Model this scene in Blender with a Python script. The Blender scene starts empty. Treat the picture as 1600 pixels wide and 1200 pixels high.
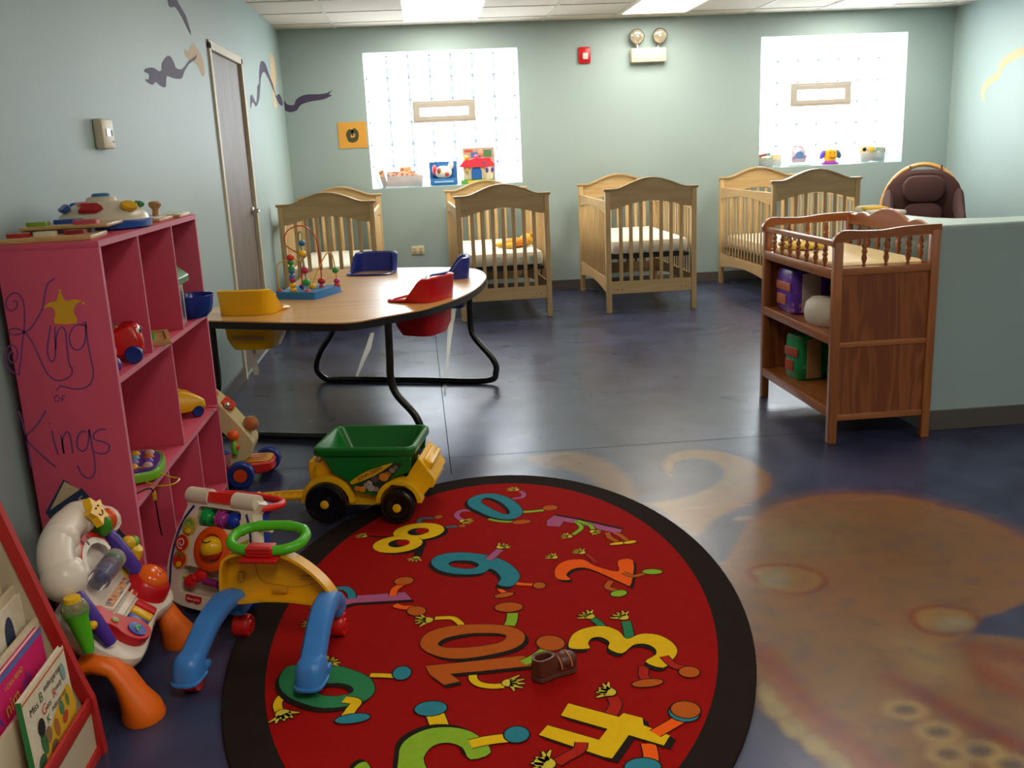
import bpy, bmesh, math, random
import numpy as np
from mathutils import Vector, Matrix
from mathutils.geometry import tessellate_polygon
random.seed(7)
PI = math.pi
COL = bpy.context.scene.collection
def T3(x=0, y=0, z=0, rz=0, rx=0, ry=0):
    return Matrix.Translation((x, y, z)) @ Matrix.Rotation(rz, 4, 'Z') @ Matrix.Rotation(ry, 4, 'Y') @ Matrix.Rotation(rx, 4, 'X')
def frame(o, ex, ey, ez=None):
    ex = Vector(ex).normalized(); ey = Vector(ey); ez = ex.cross(ey).normalized(); ey = ez.cross(ex)
    m = Matrix((ex, ey, ez)).transposed().to_4x4(); m.translation = Vector(o); return m
def spline(pts, n=6, closed=False):
    P = [Vector(q) for q in pts]; out = []; N = len(P)
    rng = range(N) if closed else range(N-1)
    for i in rng:
        if closed: a, b, c, d = P[(i-1) % N], P[i], P[(i+1) % N], P[(i+2) % N]
        else: a, b, c, d = P[max(i-1, 0)], P[i], P[i+1], P[min(i+2, N-1)]
        for k in range(n):
            t = k/n
            out.append(0.5*((2*b)+(c-a)*t+(2*a-5*b+4*c-d)*t*t+(3*b-a-3*c+d)*t**3))
    if not closed: out.append(P[-1])
    return [tuple(v) for v in out]
def ell(cx, cy, rx, ry, a=0, n=24):
    ca, sa = math.cos(a), math.sin(a)
    return [(cx+rx*math.cos(t)*ca-ry*math.sin(t)*sa, cy+rx*math.cos(t)*sa+ry*math.sin(t)*ca) for t in [2*PI*i/n for i in range(n)]]
def rrect(w, h, r, n=4, cx=0, cy=0):
    o = []
    for sx, sy, a0 in ((1, 1, 0), (-1, 1, PI/2), (-1, -1, PI), (1, -1, 1.5*PI)):
        for k in range(n+1):
            a = a0+PI/2*k/n; o.append((cx+sx*(w/2-r)+r*math.cos(a), cy+sy*(h/2-r)+r*math.sin(a)))
    return o
class MB:
    def __init__(s, m=None, T=None):
        s.bm = bmesh.new(); s.mats = []; s.mi = 0; s.T = T or Matrix.Identity(4)
        if m: s.m(m)
    def m(s, m):
        if m not in s.mats: s.mats.append(m)
        s.mi = s.mats.index(m); return s
    def v(s, co): return s.bm.verts.new(s.T @ Vector(co))
    def f(s, vs):
        try:
            f = s.bm.faces.new(vs); f.material_index = s.mi; return f
        except ValueError: return None
    def rings(s, R, closed=True, cap0=True, cap1=True, loop=False):
        V = [[s.v(c) for c in r] for r in R]; n = len(V[0])
        for i in range(len(V) if loop else len(V)-1):
            A, B = V[i], V[(i+1) % len(V)]
            for j in range(n if closed else n-1):
                k = (j+1) % n; s.f([A[j], A[k], B[k], B[j]])
        if closed and not loop:
            if cap0: s.f(V[0][::-1])
            if cap1: s.f(V[-1])
        return s
    def box(s, c, d, b=0, rz=0, rx=0, ry=0):
        M = T3(*c, rz=rz, rx=rx, ry=ry); old = s.T; s.T = s.T @ M
        x, y, z = d[0]/2, d[1]/2, d[2]/2
        if b > 0:
            b = min(b, x*.98, y*.98, z*.98)
            P = rrect(2*x, 2*y, b, 2); Q = rrect(2*x-2*b, 2*y-2*b, 1e-4, 2)
            h = .3*b; I = rrect(2*x-2*h, 2*y-2*h, max(b-h, 1e-4), 2)
            s.rings([[(u, v, -z) for u, v in Q], [(u, v, -z+h) for u, v in I], [(u, v, -z+b) for u, v in P], [(u, v, z-b) for u, v in P], [(u, v, z-h) for u, v in I], [(u, v, z) for u, v in Q]])
        else:
            s.rings([[(-x, -y, -z), (x, -y, -z), (x, y, -z), (-x, y, -z)], [(-x, -y, z), (x, -y, z), (x, y, z), (-x, y, z)]])
        s.T = old; return s
    def tube(s, pts, r, closed=False, seg=8, flat=1.0):
        P = [Vector(q) for q in pts]; N = len(P); R = r if isinstance(r, (list, tuple)) else [r]*N
        tg = []
        for i in range(N):
            a = P[(i-1) % N] if (closed or i > 0) else P[i]; b = P[(i+1) % N] if (closed or i < N-1) else P[i]
            tg.append((b-a).normalized())
        u = tg[0].orthogonal().normalized()
        if abs(tg[0].z) < .9:
            u = Vector((0, 0, 1)) - tg[0]*tg[0].z; u.normalize()
        rg = []
        for i in range(N):
            u = u - tg[i]*u.dot(tg[i])
            u.normalize(); w = tg[i].cross(u)
            rg.append([P[i]+R[i]*(u*math.cos(a)*flat+w*math.sin(a)) for a in [2*PI*k/seg for k in range(seg)]])
        return s.rings(rg, loop=closed)
    def lathe(s, prof, c=(0, 0, 0), M=None, seg=20, sx=1, sy=1):
        old = s.T; s.T = s.T @ Matrix.Translation(c) @ (M or Matrix.Identity(4))
        rg = [[(max(r, 1e-4)*sx*math.cos(a), max(r, 1e-4)*sy*math.sin(a), z) for a in [2*PI*k/seg for k in range(seg)]] for r, z in prof]
        s.rings(rg); s.T = old; return s
    def ball(s, c, r, seg=16, n=9, M=None):
        rx, ry, rz = r if isinstance(r, (list, tuple)) else (r, r, r)
        return s.lathe([(math.sin(PI*i/n), -rz*math.cos(PI*i/n)) for i in range(n+1)], c, M, seg, rx, ry)
    def flat(s, o, holes=(), z=0.0):
        L = [[Vector((q[0], q[1], z)) for q in o]]+[[Vector((q[0], q[1], z)) for q in h] for h in holes]
        tri = tessellate_polygon(L); V = [s.v(q) for l in L for q in l]; up = (s.T.to_3x3() @ Vector((0, 0, 1)))
        for t in tri:
            f = s.f([V[i] for i in t])
            if f:
                f.normal_update()
                if f.normal.dot(up) < 0: f.normal_flip()
        return s
    def prism(s, o, h, z=0.0, holes=(), b=0):
        L = [list(o)]+[list(q) for q in holes]
        VB = [[s.v((q[0], q[1], z)) for q in l] for l in L]; VT = [[s.v((q[0], q[1], z+h)) for q in l] for l in L]
        tri = tessellate_polygon([[Vector((q[0], q[1], 0)) for q in l] for l in L])
        fb = [v for l in VB for v in l]; ft = [v for l in VT for v in l]
        for t in tri: s.f([fb[i] for i in t]); s.f([ft[i] for i in t])
        for A, B in zip(VB, VT):
            n = len(A)
            for j in range(n): s.f([A[j], A[(j+1) % n], B[(j+1) % n], B[j]])
        return s
    def ribbon(s, pts, w, z=0.0, closed=False):
        P = [Vector((q[0], q[1], 0)) for q in pts]; N = len(P); W = w if isinstance(w, (list, tuple)) else [w]*N
        L = []
        for i in range(N):
            a = P[(i-1) % N] if (closed or i > 0) else P[i]; b = P[(i+1) % N] if (closed or i < N-1) else P[i]
            t = b-a
            if t.length < 1e-9: t = Vector((1, 0, 0))
            t.normalize(); n = Vector((-t.y, t.x, 0))*W[i]/2
            L.append((s.v((*(P[i]-n).xy, z)), s.v((*(P[i]+n).xy, z))))
        for i in range(N if closed else N-1):
            A, B = L[i], L[(i+1) % N]; s.f([A[0], B[0], B[1], A[1]])
        return s
    def text(s, txt, size, M, ext=.0008, sx=1):
        c = bpy.data.curves.new('lettering', 'FONT'); c.body = txt; c.size = size; c.align_x = 'CENTER'; c.align_y = 'CENTER'; c.extrude = ext
        o = bpy.data.objects.new('lettering', c); me = bpy.data.meshes.new_from_object(o)
        old = s.T; s.T = s.T @ M @ Matrix.Scale(sx, 4, (1, 0, 0))
        V = [s.v(v.co) for v in me.vertices]
        for q in me.polygons: s.f([V[i] for i in q.vertices])
        s.T = old; bpy.data.objects.remove(o); bpy.data.curves.remove(c); bpy.data.meshes.remove(me); return s
    def build(s, name, parent=None, world=False, bevel=0, sub=0, ang=40, recalc=True, bseg=2):
        if recalc: bmesh.ops.recalc_face_normals(s.bm, faces=s.bm.faces[:])
        if world and parent is not None: s.bm.transform(WM[parent].inverted())
        me = bpy.data.meshes.new(name); s.bm.to_mesh(me); s.bm.free()
        for m in s.mats: me.materials.append(m)
        for q in me.polygons: q.use_smooth = True
        try: me.set_sharp_from_angle(angle=math.radians(ang))
        except Exception: pass
        o = bpy.data.objects.new(name, me); COL.objects.link(o)
        if parent is not None: o.parent = parent; WM[o] = WM[parent]
        else: WM[o] = Matrix.Identity(4)
        if bevel:
            k = o.modifiers.new('edge', 'BEVEL'); k.width = bevel; k.segments = bseg; k.limit_method = 'ANGLE'; k.angle_limit = math.radians(40)
        if sub:
            k = o.modifiers.new('round', 'SUBSURF'); k.levels = sub; k.render_levels = sub
        return o
WM = {}
def tag(o, label, cat, group=None):
    o['label'] = label; o['category'] = cat
    if group: o['group'] = group
    return o
def thing(name, label, cat, loc=(0, 0, 0), rz=0, group=None):
    o = bpy.data.objects.new(name, None); COL.objects.link(o); o.location = loc; o.rotation_euler = (0, 0, rz); o.empty_display_size = .05
    WM[o] = T3(*loc, rz=rz); return tag(o, label, cat, group)
def structure(o): o['kind'] = 'structure'; return o
def dup(root, loc, rz, label=None, group=None):
    r = root.copy(); COL.objects.link(r); r.location = loc; r.rotation_euler = (0, 0, rz); WM[r] = T3(*loc, rz=rz)
    if label: r['label'] = label
    if group: r['group'] = group
    for ch in list(root.children):
        c = ch.copy(); COL.objects.link(c); c.parent = r; WM[c] = WM[r]
        for g in list(ch.children):
            d = g.copy(); COL.objects.link(d); d.parent = c; WM[d] = WM[r]
    return r
def lab(o, l): o['label'] = l; return o
# ---------------------------------------------------------------- materials
def lin(h):
    h = h.lstrip('#'); c = [int(h[i:i+2], 16)/255 for i in (0, 2, 4)]
    return [(x/12.92 if x <= .04045 else ((x+.055)/1.055)**2.4) for x in c]
_mc = {}
def mat(name, col, rough=.45, metal=0, var=.08, vs=12, bump=0, bs=200, coat=0, trans=0, ior=1.45, emit=0, alpha=1, spec=.5, stretch=None):
    if name in _mc: return _mc[name]
    m = bpy.data.materials.new(name); m.use_nodes = True; nt = m.node_tree; b = nt.nodes['Principled BSDF']
    c = lin(col) if isinstance(col, str) else col
    b.inputs['Roughness'].default_value = rough; b.inputs['Metallic'].default_value = metal
    b.inputs['Specular IOR Level'].default_value = spec; b.inputs['Coat Weight'].default_value = coat; b.inputs['IOR'].default_value = ior
    b.inputs['Transmission Weight'].default_value = trans; b.inputs['Alpha'].default_value = alpha
    tc = nt.nodes.new('ShaderNodeTexCoord'); src = tc.outputs['Object']
    if stretch:
        mp = nt.nodes.new('ShaderNodeMapping'); mp.inputs['Scale'].default_value = stretch; nt.links.new(src, mp.inputs[0]); src = mp.outputs[0]
    n = nt.nodes.new('ShaderNodeTexNoise'); n.inputs['Scale'].default_value = vs; n.inputs['Detail'].default_value = 4; nt.links.new(src, n.inputs['Vector'])
    mx = nt.nodes.new('ShaderNodeMix'); mx.data_type = 'RGBA'
    mx.inputs['A'].default_value = [x*(1-var) for x in c]+[1]; mx.inputs['B'].default_value = [min(1, x*(1+var)) for x in c]+[1]
    nt.links.new(n.outputs['Fac'], mx.inputs['Factor']); nt.links.new(mx.outputs['Result'], b.inputs['Base Color'])
    if bump:
        n2 = nt.nodes.new('ShaderNodeTexNoise'); n2.inputs['Scale'].default_value = bs; nt.links.new(src, n2.inputs['Vector'])
        bp = nt.nodes.new('ShaderNodeBump'); bp.inputs['Strength'].default_value = bump; bp.inputs['Distance'].default_value = .002
        nt.links.new(n2.outputs['Fac'], bp.inputs['Height']); nt.links.new(bp.outputs[0], b.inputs['Normal'])
    if emit:
        nt.links.new(mx.outputs['Result'], b.inputs['Emission Color']); b.inputs['Emission Strength'].default_value = emit
    _mc[name] = m; return m
def wood(name, c1, c2, axis='Z', scale=9, rough=.45, coat=.2, ring=26):
    m = bpy.data.materials.new(name); m.use_nodes = True; nt = m.node_tree; b = nt.nodes['Principled BSDF']
    b.inputs['Roughness'].default_value = rough; b.inputs['Coat Weight'].default_value = coat; b.inputs['Coat Roughness'].default_value = .3
    tc = nt.nodes.new('ShaderNodeTexCoord'); mp = nt.nodes.new('ShaderNodeMapping')
    mp.inputs['Scale'].default_value = {'X': (.12, 1, 1), 'Y': (1, .12, 1), 'Z': (1, 1, .12)}[axis]
    nt.links.new(tc.outputs['Object'], mp.inputs[0])
    n = nt.nodes.new('ShaderNodeTexNoise'); n.inputs['Scale'].default_value = scale; n.inputs['Detail'].default_value = 6; n.inputs['Distortion'].default_value = 1.2
    nt.links.new(mp.outputs[0], n.inputs['Vector'])
    w = nt.nodes.new('ShaderNodeMath'); w.operation = 'MULTIPLY'; w.inputs[1].default_value = ring; nt.links.new(n.outputs['Fac'], w.inputs[0])
    sn = nt.nodes.new('ShaderNodeMath'); sn.operation = 'SINE'; nt.links.new(w.outputs[0], sn.inputs[0])
    ma = nt.nodes.new('ShaderNodeMath'); ma.operation = 'MULTIPLY_ADD'; ma.inputs[1].default_value = .5; ma.inputs[2].default_value = .5; nt.links.new(sn.outputs[0], ma.inputs[0])
    mx = nt.nodes.new('ShaderNodeMix'); mx.data_type = 'RGBA'; mx.inputs['A'].default_value = lin(c1)+[1]; mx.inputs['B'].default_value = lin(c2)+[1]
    nt.links.new(ma.outputs[0], mx.inputs['Factor']); nt.links.new(mx.outputs['Result'], b.inputs['Base Color']); return m
def speckle(name, base, cols, scale=30, rough=.8, lo=.35):
    """printed cloth or paper: blobs of several colours scattered on a base"""
    m = bpy.data.materials.new(name); m.use_nodes = True; nt = m.node_tree; b = nt.nodes['Principled BSDF']; b.inputs['Roughness'].default_value = rough
    tc = nt.nodes.new('ShaderNodeTexCoord'); v = nt.nodes.new('ShaderNodeTexVoronoi'); v.inputs['Scale'].default_value = scale
    nt.links.new(tc.outputs['Object'], v.inputs['Vector'])
    sp = nt.nodes.new('ShaderNodeSeparateColor'); nt.links.new(v.outputs['Color'], sp.inputs[0])
    r = nt.nodes.new('ShaderNodeValToRGB'); r.color_ramp.interpolation = 'CONSTANT'; e = r.color_ramp.elements
    e[0].position = 0; e[0].color = lin(cols[0])+[1]; e[1].position = 1/len(cols); e[1].color = lin(cols[1 % len(cols)])+[1]
    for i in range(2, len(cols)):
        k = e.new(i/len(cols)); k.color = lin(cols[i])+[1]
    nt.links.new(sp.outputs[0], r.inputs[0])
    lt = nt.nodes.new('ShaderNodeMath'); lt.operation = 'LESS_THAN'; lt.inputs[1].default_value = lo; nt.links.new(v.outputs['Distance'], lt.inputs[0])
    mx = nt.nodes.new('ShaderNodeMix'); mx.data_type = 'RGBA'; mx.inputs['A'].default_value = lin(base)+[1]
    nt.links.new(lt.outputs[0], mx.inputs['Factor']); nt.links.new(r.outputs[0], mx.inputs['B']); nt.links.new(mx.outputs['Result'], b.inputs['Base Color']); return m
def P(c, n=None, **k): return mat('plastic_'+c, c, **{'rough': .3, 'var': .05, **k})
RED, ORANGE, YELLOW, GREEN, BLUE, PURPLE, WHITE, PINK = P('#c8161c'), P('#f0560c'), P('#f2b70a'), P('#4fae22'), P('#1c3f9e'), P('#53309a'), P('#e6dcc8'), P('#c8548c')
BLACK = P('#16161a'); CREAM = P('#d8caa8'); SKY = P('#3f86c8')

# ================================================================ camera
XL, XR, YB, YF, ZC = -1.253, 5.4, 9.605, -1.6, 2.6
cam = bpy.data.objects.new('camera', bpy.data.cameras.new('camera')); COL.objects.link(cam); bpy.context.scene.camera = cam
cam.data.sensor_width = 36; cam.data.lens = 33.423; cam.data.clip_start = .05
_r = (Vector((.99461, -.09412, -.04344)), Vector((-.06456, -.23458, -.96995)), Vector((.08110, .96753, -.23939)))
cm = Matrix((_r[0], -_r[1], -_r[2])).transposed().to_4x4(); cm.translation = (0, 0, 1.4163); cam.matrix_world = cm
sc = bpy.context.scene
sc.view_settings.view_transform = 'Standard'; sc.view_settings.look = 'None'; sc.view_settings.gamma = 1; sc.view_settings.exposure = 0.12
sc.view_settings.use_curve_mapping = False
w = bpy.data.worlds.new('world'); sc.world = w; w.use_nodes = True
w.node_tree.nodes['Background'].inputs[0].default_value = (.75, .86, 1, 1); w.node_tree.nodes['Background'].inputs[1].default_value = 3.0
# ================================================================ setting materials
def wallmat(name, c):
    m = mat(name, c, rough=.52, var=.05, vs=1.5, bump=.15, bs=60, spec=.4); return m
WALL = wallmat('wall_paint', '#9fb2b0')
TRIMM = mat('rubber_base', '#5a544e', rough=.5)
RIB_P, RIB_C = mat('mural_purple', '#514560', rough=.65, spec=.25), mat('mural_cream', '#d3b994', rough=.65, spec=.25)
METAL = mat('brushed_metal', '#b8b4ac', rough=.3, metal=1); CHROME = mat('chrome', '#dddddd', rough=.12, metal=1)
BEIGE = mat('beige_plastic', '#d8ccae', rough=.45)
# floor: blue stained concrete, sealed and glossy, with the painted octopus
def floor_material():
    m = bpy.data.materials.new('stained_concrete'); m.use_nodes = True; nt = m.node_tree; b = nt.nodes['Principled BSDF']; L = nt.links.new
    tc0 = nt.nodes.new('ShaderNodeTexCoord'); tc = nt.nodes.new('ShaderNodeMapping'); tc.inputs['Location'].default_value = (3.1, 5.7, .37); L(tc0.outputs['Object'], tc.inputs[0])
    def noise(s, d=5, dist=0):
        n = nt.nodes.new('ShaderNodeTexNoise'); n.inputs['Scale'].default_value = s; n.inputs['Detail'].default_value = d; n.inputs['Distortion'].default_value = dist; L(tc.outputs[0], n.inputs['Vector']); return n
    def ramp(src, a, ca, bb, cb):
        r = nt.nodes.new('ShaderNodeValToRGB'); r.color_ramp.elements[0].position = a; r.color_ramp.elements[0].color = ca; r.color_ramp.elements[1].position = bb; r.color_ramp.elements[1].color = cb; L(src, r.inputs[0]); return r
    def mix(f, a, bb):
        x = nt.nodes.new('ShaderNodeMix'); x.data_type = 'RGBA'; L(f, x.inputs['Factor']); L(a, x.inputs['A']); L(bb, x.inputs['B']); return x.outputs['Result']
    r1 = ramp(noise(2.6, 4).outputs['Fac'], .32, lin('#181c30')+[1], .68, lin('#475071')+[1])
    r2 = ramp(noise(7, 3).outputs['Fac'], .25, lin('#211d36')+[1], .8, lin('#3e4666')+[1])
    f = ramp(noise(1.3, 3).outputs['Fac'], .3, (0, 0, 0, 1), .7, (1, 1, 1, 1))
    base = mix(f.outputs[0], r1.outputs[0], r2.outputs[0])
    at = nt.nodes.new('ShaderNodeAttribute'); at.attribute_name = 'mural'
    wr = ramp(noise(14, 3).outputs['Fac'], .3, (.72, .72, .72, 1), .55, (1, 1, 1, 1))
    mu = nt.nodes.new('ShaderNodeMath'); mu.operation = 'MULTIPLY'; L(at.outputs['Alpha'], mu.inputs[0]); L(wr.outputs[0], mu.inputs[1])
    L(mix(mu.outputs[0], base, at.outputs['Color']), b.inputs['Base Color'])
    rr = ramp(noise(3, 2).outputs['Fac'], .2, (.24, .24, .24, 1), .85, (.36, .36, .36, 1)); L(rr.outputs[0], b.inputs['Roughness'])
    b.inputs['Specular IOR Level'].default_value = .55
    return m
def floor():
    xs = [XL]+list(np.arange(.25, 3.0, .013))+[XR]; ys = [YF]+list(np.arange(1.5, 4.6, .013))+[YB]
    xs[1:1] = [-.6]; X, Y = np.meshgrid(np.array(xs), np.array(ys)); n = X.size
    co = np.stack([X.ravel(), Y.ravel(), np.zeros(n)], 1); C = np.zeros((n, 4)); px, py = X.ravel(), Y.ravel()
    def dist(poly, closed=True):
        Pn = np.array(poly); Q = np.roll(Pn, -1, 0) if closed else Pn[1:]; A = Pn if closed else Pn[:-1]
        d = np.full(n, 1e9); ins = np.zeros(n, bool)
        for (ax, ay), (bx, by) in zip(A, Q):
            t = np.clip(((px-ax)*(bx-ax)+(py-ay)*(by-ay))/((bx-ax)**2+(by-ay)**2+1e-12), 0, 1)
            d = np.minimum(d, np.hypot(px-ax-t*(bx-ax), py-ay-t*(by-ay)))
            if closed: c = ((ay > py) != (by > py)); ins ^= c & (px < (bx-ax)*(py-ay)/(by-ay+1e-12)+ax)
        return np.where(ins, -d, d) if closed else d
    def paint(poly, col, soft=.02, a=1.0, closed=True, w=0, sm=4):
        d = dist(spline([(x, y, 0) for x, y in poly], sm, closed) if 0 else [q[:2] for q in spline([(x, y, 0) for x, y in poly], sm, closed)], closed)-w
        k = np.clip(.5-d/soft, 0, 1)*a; c = np.array(lin(col))*.68
        a0 = C[:, 3]; na = k+a0*(1-k); C[:, :3] = np.where(na[:, None] > 1e-6, (c*k[:, None]+C[:, :3]*(a0*(1-k))[:, None])/np.maximum(na, 1e-6)[:, None], 0); C[:, 3] = na
        return d
    TAN, ORG, LIT, DRK = '#9c7038', '#a8521e', '#b49660', '#6e4a30'
    # far curling tentacles
    paint([(0.407,4.251),(0.497,4.289),(0.651,4.284),(0.772,4.111),(0.820,3.852),(0.781,3.586),(0.679,3.500),(0.675,3.683),(0.657,3.887),(0.581,4.034),(0.474,4.104)], '#946c3c', .05, .85)
    t1 = [(0.999,3.929),(1.004,4.014),(1.079,4.152),(1.196,4.202),(1.311,4.141),(1.390,4.019),(1.416,3.874),(1.398,3.731),(1.328,3.591),(1.235,3.498),(1.132,3.427),(1.027,3.331),(0.927,3.201),(0.897,3.302),(0.853,3.515),(0.821,3.569),(0.855,3.568),(0.978,3.600),(1.091,3.665),(1.189,3.759),(1.244,3.875),(1.241,4.000),(1.184,4.070),(1.107,4.071),(1.041,3.978),(1.008,3.853)]
    paint(t1, TAN, .03, .95)
    paint([(0.857,3.530),(0.979,3.558),(1.107,3.638),(1.225,3.751),(1.287,3.903)], '#8a8a5a', .05, .5, False, .012)
    paint([(1.408,3.801),(1.352,3.636),(1.240,3.512),(1.120,3.423)], ORG, .05, .7, False, .012)
    # tentacles and skirt below the head
    low = [(0.939,2.954),(1.019,2.818),(1.231,2.696),(1.447,2.579),(1.448,2.359),(1.513,2.356),(1.624,2.313),(1.685,2.262),(1.755,2.190),(1.537,1.843),(1.288,1.592),(0.897,1.651),(0.867,1.773),(0.839,1.858),(0.824,1.935),(0.799,2.024),(0.776,2.108),(0.790,2.211),(0.874,2.502),(0.913,2.755)]
    paint(low, '#906636', .03, .95)
    for c in ((440,930),(480,985),(540,1050),(610,1112),(690,1170),(760,1230)):
        pass
    for q in [[(0.811,2.207),(0.840,2.202),(0.847,2.161),(0.819,2.126),(0.791,2.131)], [(0.796,2.123),(0.835,2.130),(0.853,2.089),(0.829,2.055),(0.788,2.062)], [(0.806,2.041),(0.847,2.046),(0.860,2.008),(0.838,1.971),(0.799,1.978)], [(0.832,1.972),(0.873,1.972),(0.884,1.931),(0.862,1.896),(0.826,1.907)], [(0.860,1.907),(0.898,1.901),(0.906,1.857),(0.882,1.820),(0.847,1.831)]]:
        paint(q, '#b09a62', .02, .9)
    paint([(0.871,2.388),(0.882,2.295),(0.889,2.154),(0.906,2.049),(0.926,1.963),(0.957,1.839),(0.976,1.747)], '#8e3d22', .05, .85, False, .035)
    paint([(0.857,2.227),(0.863,2.087),(0.891,1.980),(0.919,1.887),(0.932,1.773)], '#a0603a', .04, .6, False, .02)
    paint([(1.161,2.183),(1.187,2.144),(1.225,2.047),(1.260,1.956),(1.293,1.893),(1.349,1.819)], '#86351f', .05, .85, False, .03)
    paint([(1.444,2.352),(1.481,2.329),(1.592,2.263),(1.648,2.208),(1.523,1.961),(1.437,2.024),(1.389,2.097),(1.385,2.180)], '#8c4424', .06, .9)
    paint([(1.460,2.240),(1.540,2.183),(1.595,2.131),(1.527,2.087),(1.460,2.126)], '#a57048', .08, .7)
    # head
    head = [(0.945,2.941),(0.986,3.003),(1.037,3.102),(1.166,3.297),(1.325,3.432),(1.516,3.508),(1.694,3.490),(1.842,3.414),(1.937,3.295),(2.015,3.144),(2.039,2.955),(2.007,2.806),(1.929,2.647),(1.814,2.530),(1.753,2.513),(1.650,2.468),(1.570,2.444),(1.443,2.336),(1.239,2.340),(1.048,2.471),(0.991,2.740)]
    d = paint(head, '#98683a', .025, .97, sm=5)
    paint([(1.166,3.297),(1.325,3.432),(1.516,3.508),(1.694,3.490),(1.842,3.414),(1.937,3.295),(2.015,3.144),(2.039,2.955)], '#a8602e', .12, .6, False, .03)
    paint([(1.143,3.171),(1.380,3.288),(1.541,3.255),(1.355,2.979),(1.141,2.996)], '#8f7a46', .25, .6)
    paint([(1.388,3.202),(1.680,3.226),(1.816,2.986),(1.697,2.865),(1.437,2.939)], '#7c6040', .25, .6)
    paint([(1.334,2.801),(1.608,2.793),(1.651,2.618),(1.431,2.581)], '#7f6240', .22, .55)
    paint([(1.088,2.569),(1.323,2.509),(1.321,2.264),(1.110,2.157),(1.035,2.283)], '#87653f', .25, .5)
    paint([(1.268,2.399),(1.374,2.316),(1.335,2.175),(1.243,2.162)], '#b59a68', .12, .5)
    # eyes
    for o, i, pu in (([(1.009,2.873),(1.073,2.917),(1.165,2.904),(1.235,2.837),(1.238,2.766),(1.180,2.705),(1.101,2.690),(1.038,2.742)], [(1.034,2.847),(1.112,2.865),(1.189,2.818),(1.212,2.771),(1.152,2.727),(1.067,2.746)], [(1.023,2.817),(1.076,2.872),(1.130,2.861),(1.125,2.787),(1.072,2.735),(1.028,2.754)]),
                     ([(1.383,2.498),(1.435,2.540),(1.506,2.540),(1.564,2.502),(1.564,2.440),(1.496,2.384),(1.416,2.376),(1.369,2.415)], [(1.403,2.495),(1.469,2.519),(1.526,2.482),(1.543,2.435),(1.477,2.395),(1.408,2.408)], [(1.421,2.439),(1.478,2.473),(1.536,2.453),(1.541,2.418),(1.488,2.385),(1.424,2.391)])):
        paint(o, '#8c3a1a', .015, .95, w=.006); paint(o, '#a37c42', .02, .9, w=-.012); paint(pu, '#94805c', .02, 1); paint(pu, '#a08c68', .05, .8, w=-.02)
    # suckers
    for cx, cy in ([(1.129,2.037),(1.161,1.937),(1.141,1.852),(1.219,1.851),(1.257,1.792),(1.117,1.769)]):
        paint(ell(cx, cy, .055, .045, 0, 10), '#b0905a', .02, .9, sm=2); paint(ell(cx, cy, .03, .022, 0, 10), '#5e4a3e', .02, .9, sm=2)
    # scuffs and pale drips
    paint([(0.785,3.457),(1.035,3.475),(1.417,3.445),(1.810,3.434)], '#b8a890', .008, .55, False, .001)
    paint([(1.126,3.353),(1.189,3.353),(1.169,3.317),(1.111,3.323)], '#a89478', .015, .7)
    paint([(1.963,3.522),(2.396,3.507)], '#8890a0', .01, .4, False, .001)
    fm = floor_material(); nx, ny = len(xs), len(ys)
    me = bpy.data.meshes.new('floor'); idx = np.arange(n).reshape(ny, nx)
    F = np.stack([idx[:-1, :-1], idx[:-1, 1:], idx[1:, 1:], idx[1:, :-1]], -1).reshape(-1, 4)
    me.from_pydata(co.tolist(), [], F.tolist()); me.materials.append(fm)
    ca = me.color_attributes.new('mural', 'FLOAT_COLOR', 'POINT'); ca.data.foreach_set('color', C.astype(np.float32).ravel())
    # saw-cut joints and cream paint drips lie in the slab's own mesh
    bm = bmesh.new(); bm.from_mesh(me); e = MB(); e.bm.free(); e.bm = bm; e.mats = [fm]
    e.m(mat('saw_cut', '#14151b', rough=.9, spec=.05)); e.ribbon([(.05, 4.1), (.02, 9.6)], .004, .0006); e.ribbon([(XL, 4.35), (XR, 4.3)], .003, .0006); e.ribbon([(XL, 6.9), (XR, 6.85)], .003, .0006); e.ribbon([(2.75, 4.5), (2.75, 9.6)], .004, .0006)
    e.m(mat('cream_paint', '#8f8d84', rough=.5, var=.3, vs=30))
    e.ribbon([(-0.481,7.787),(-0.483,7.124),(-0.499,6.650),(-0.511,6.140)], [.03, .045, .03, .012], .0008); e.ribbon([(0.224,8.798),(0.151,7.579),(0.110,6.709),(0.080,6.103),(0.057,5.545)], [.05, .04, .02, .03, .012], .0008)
    bm.to_mesh(me); bm.free()
    for q in e.mats[1:]: me.materials.append(q)
    o = bpy.data.objects.new('floor', me); COL.objects.link(o); return structure(o)
floor()
# ceiling with its T-bar grid
b = MB(mat('ceiling_tile', '#d8cfc2', rough=.9, var=.06, vs=60, bump=.5, bs=150))
b.box(((XL+XR)/2, (YF+YB)/2, ZC+.05), (XR-XL+.3, YB-YF+.3, .1))
b.m(mat('ceiling_bar', '#cfc8bd', rough=.5))
GX = [-.06+.66*k for k in range(-1, 9)]; GY = [9.27-.66*k for k in range(0, 17)]
for x in GX: b.box((x, (YF+YB)/2, ZC-.002), (.026, YB-YF, .006))
for y in GY: b.box(((XL+XR)/2, y, ZC-.002), (XR-XL, .026, .0062))
structure(b.build('ceiling'))
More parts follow.
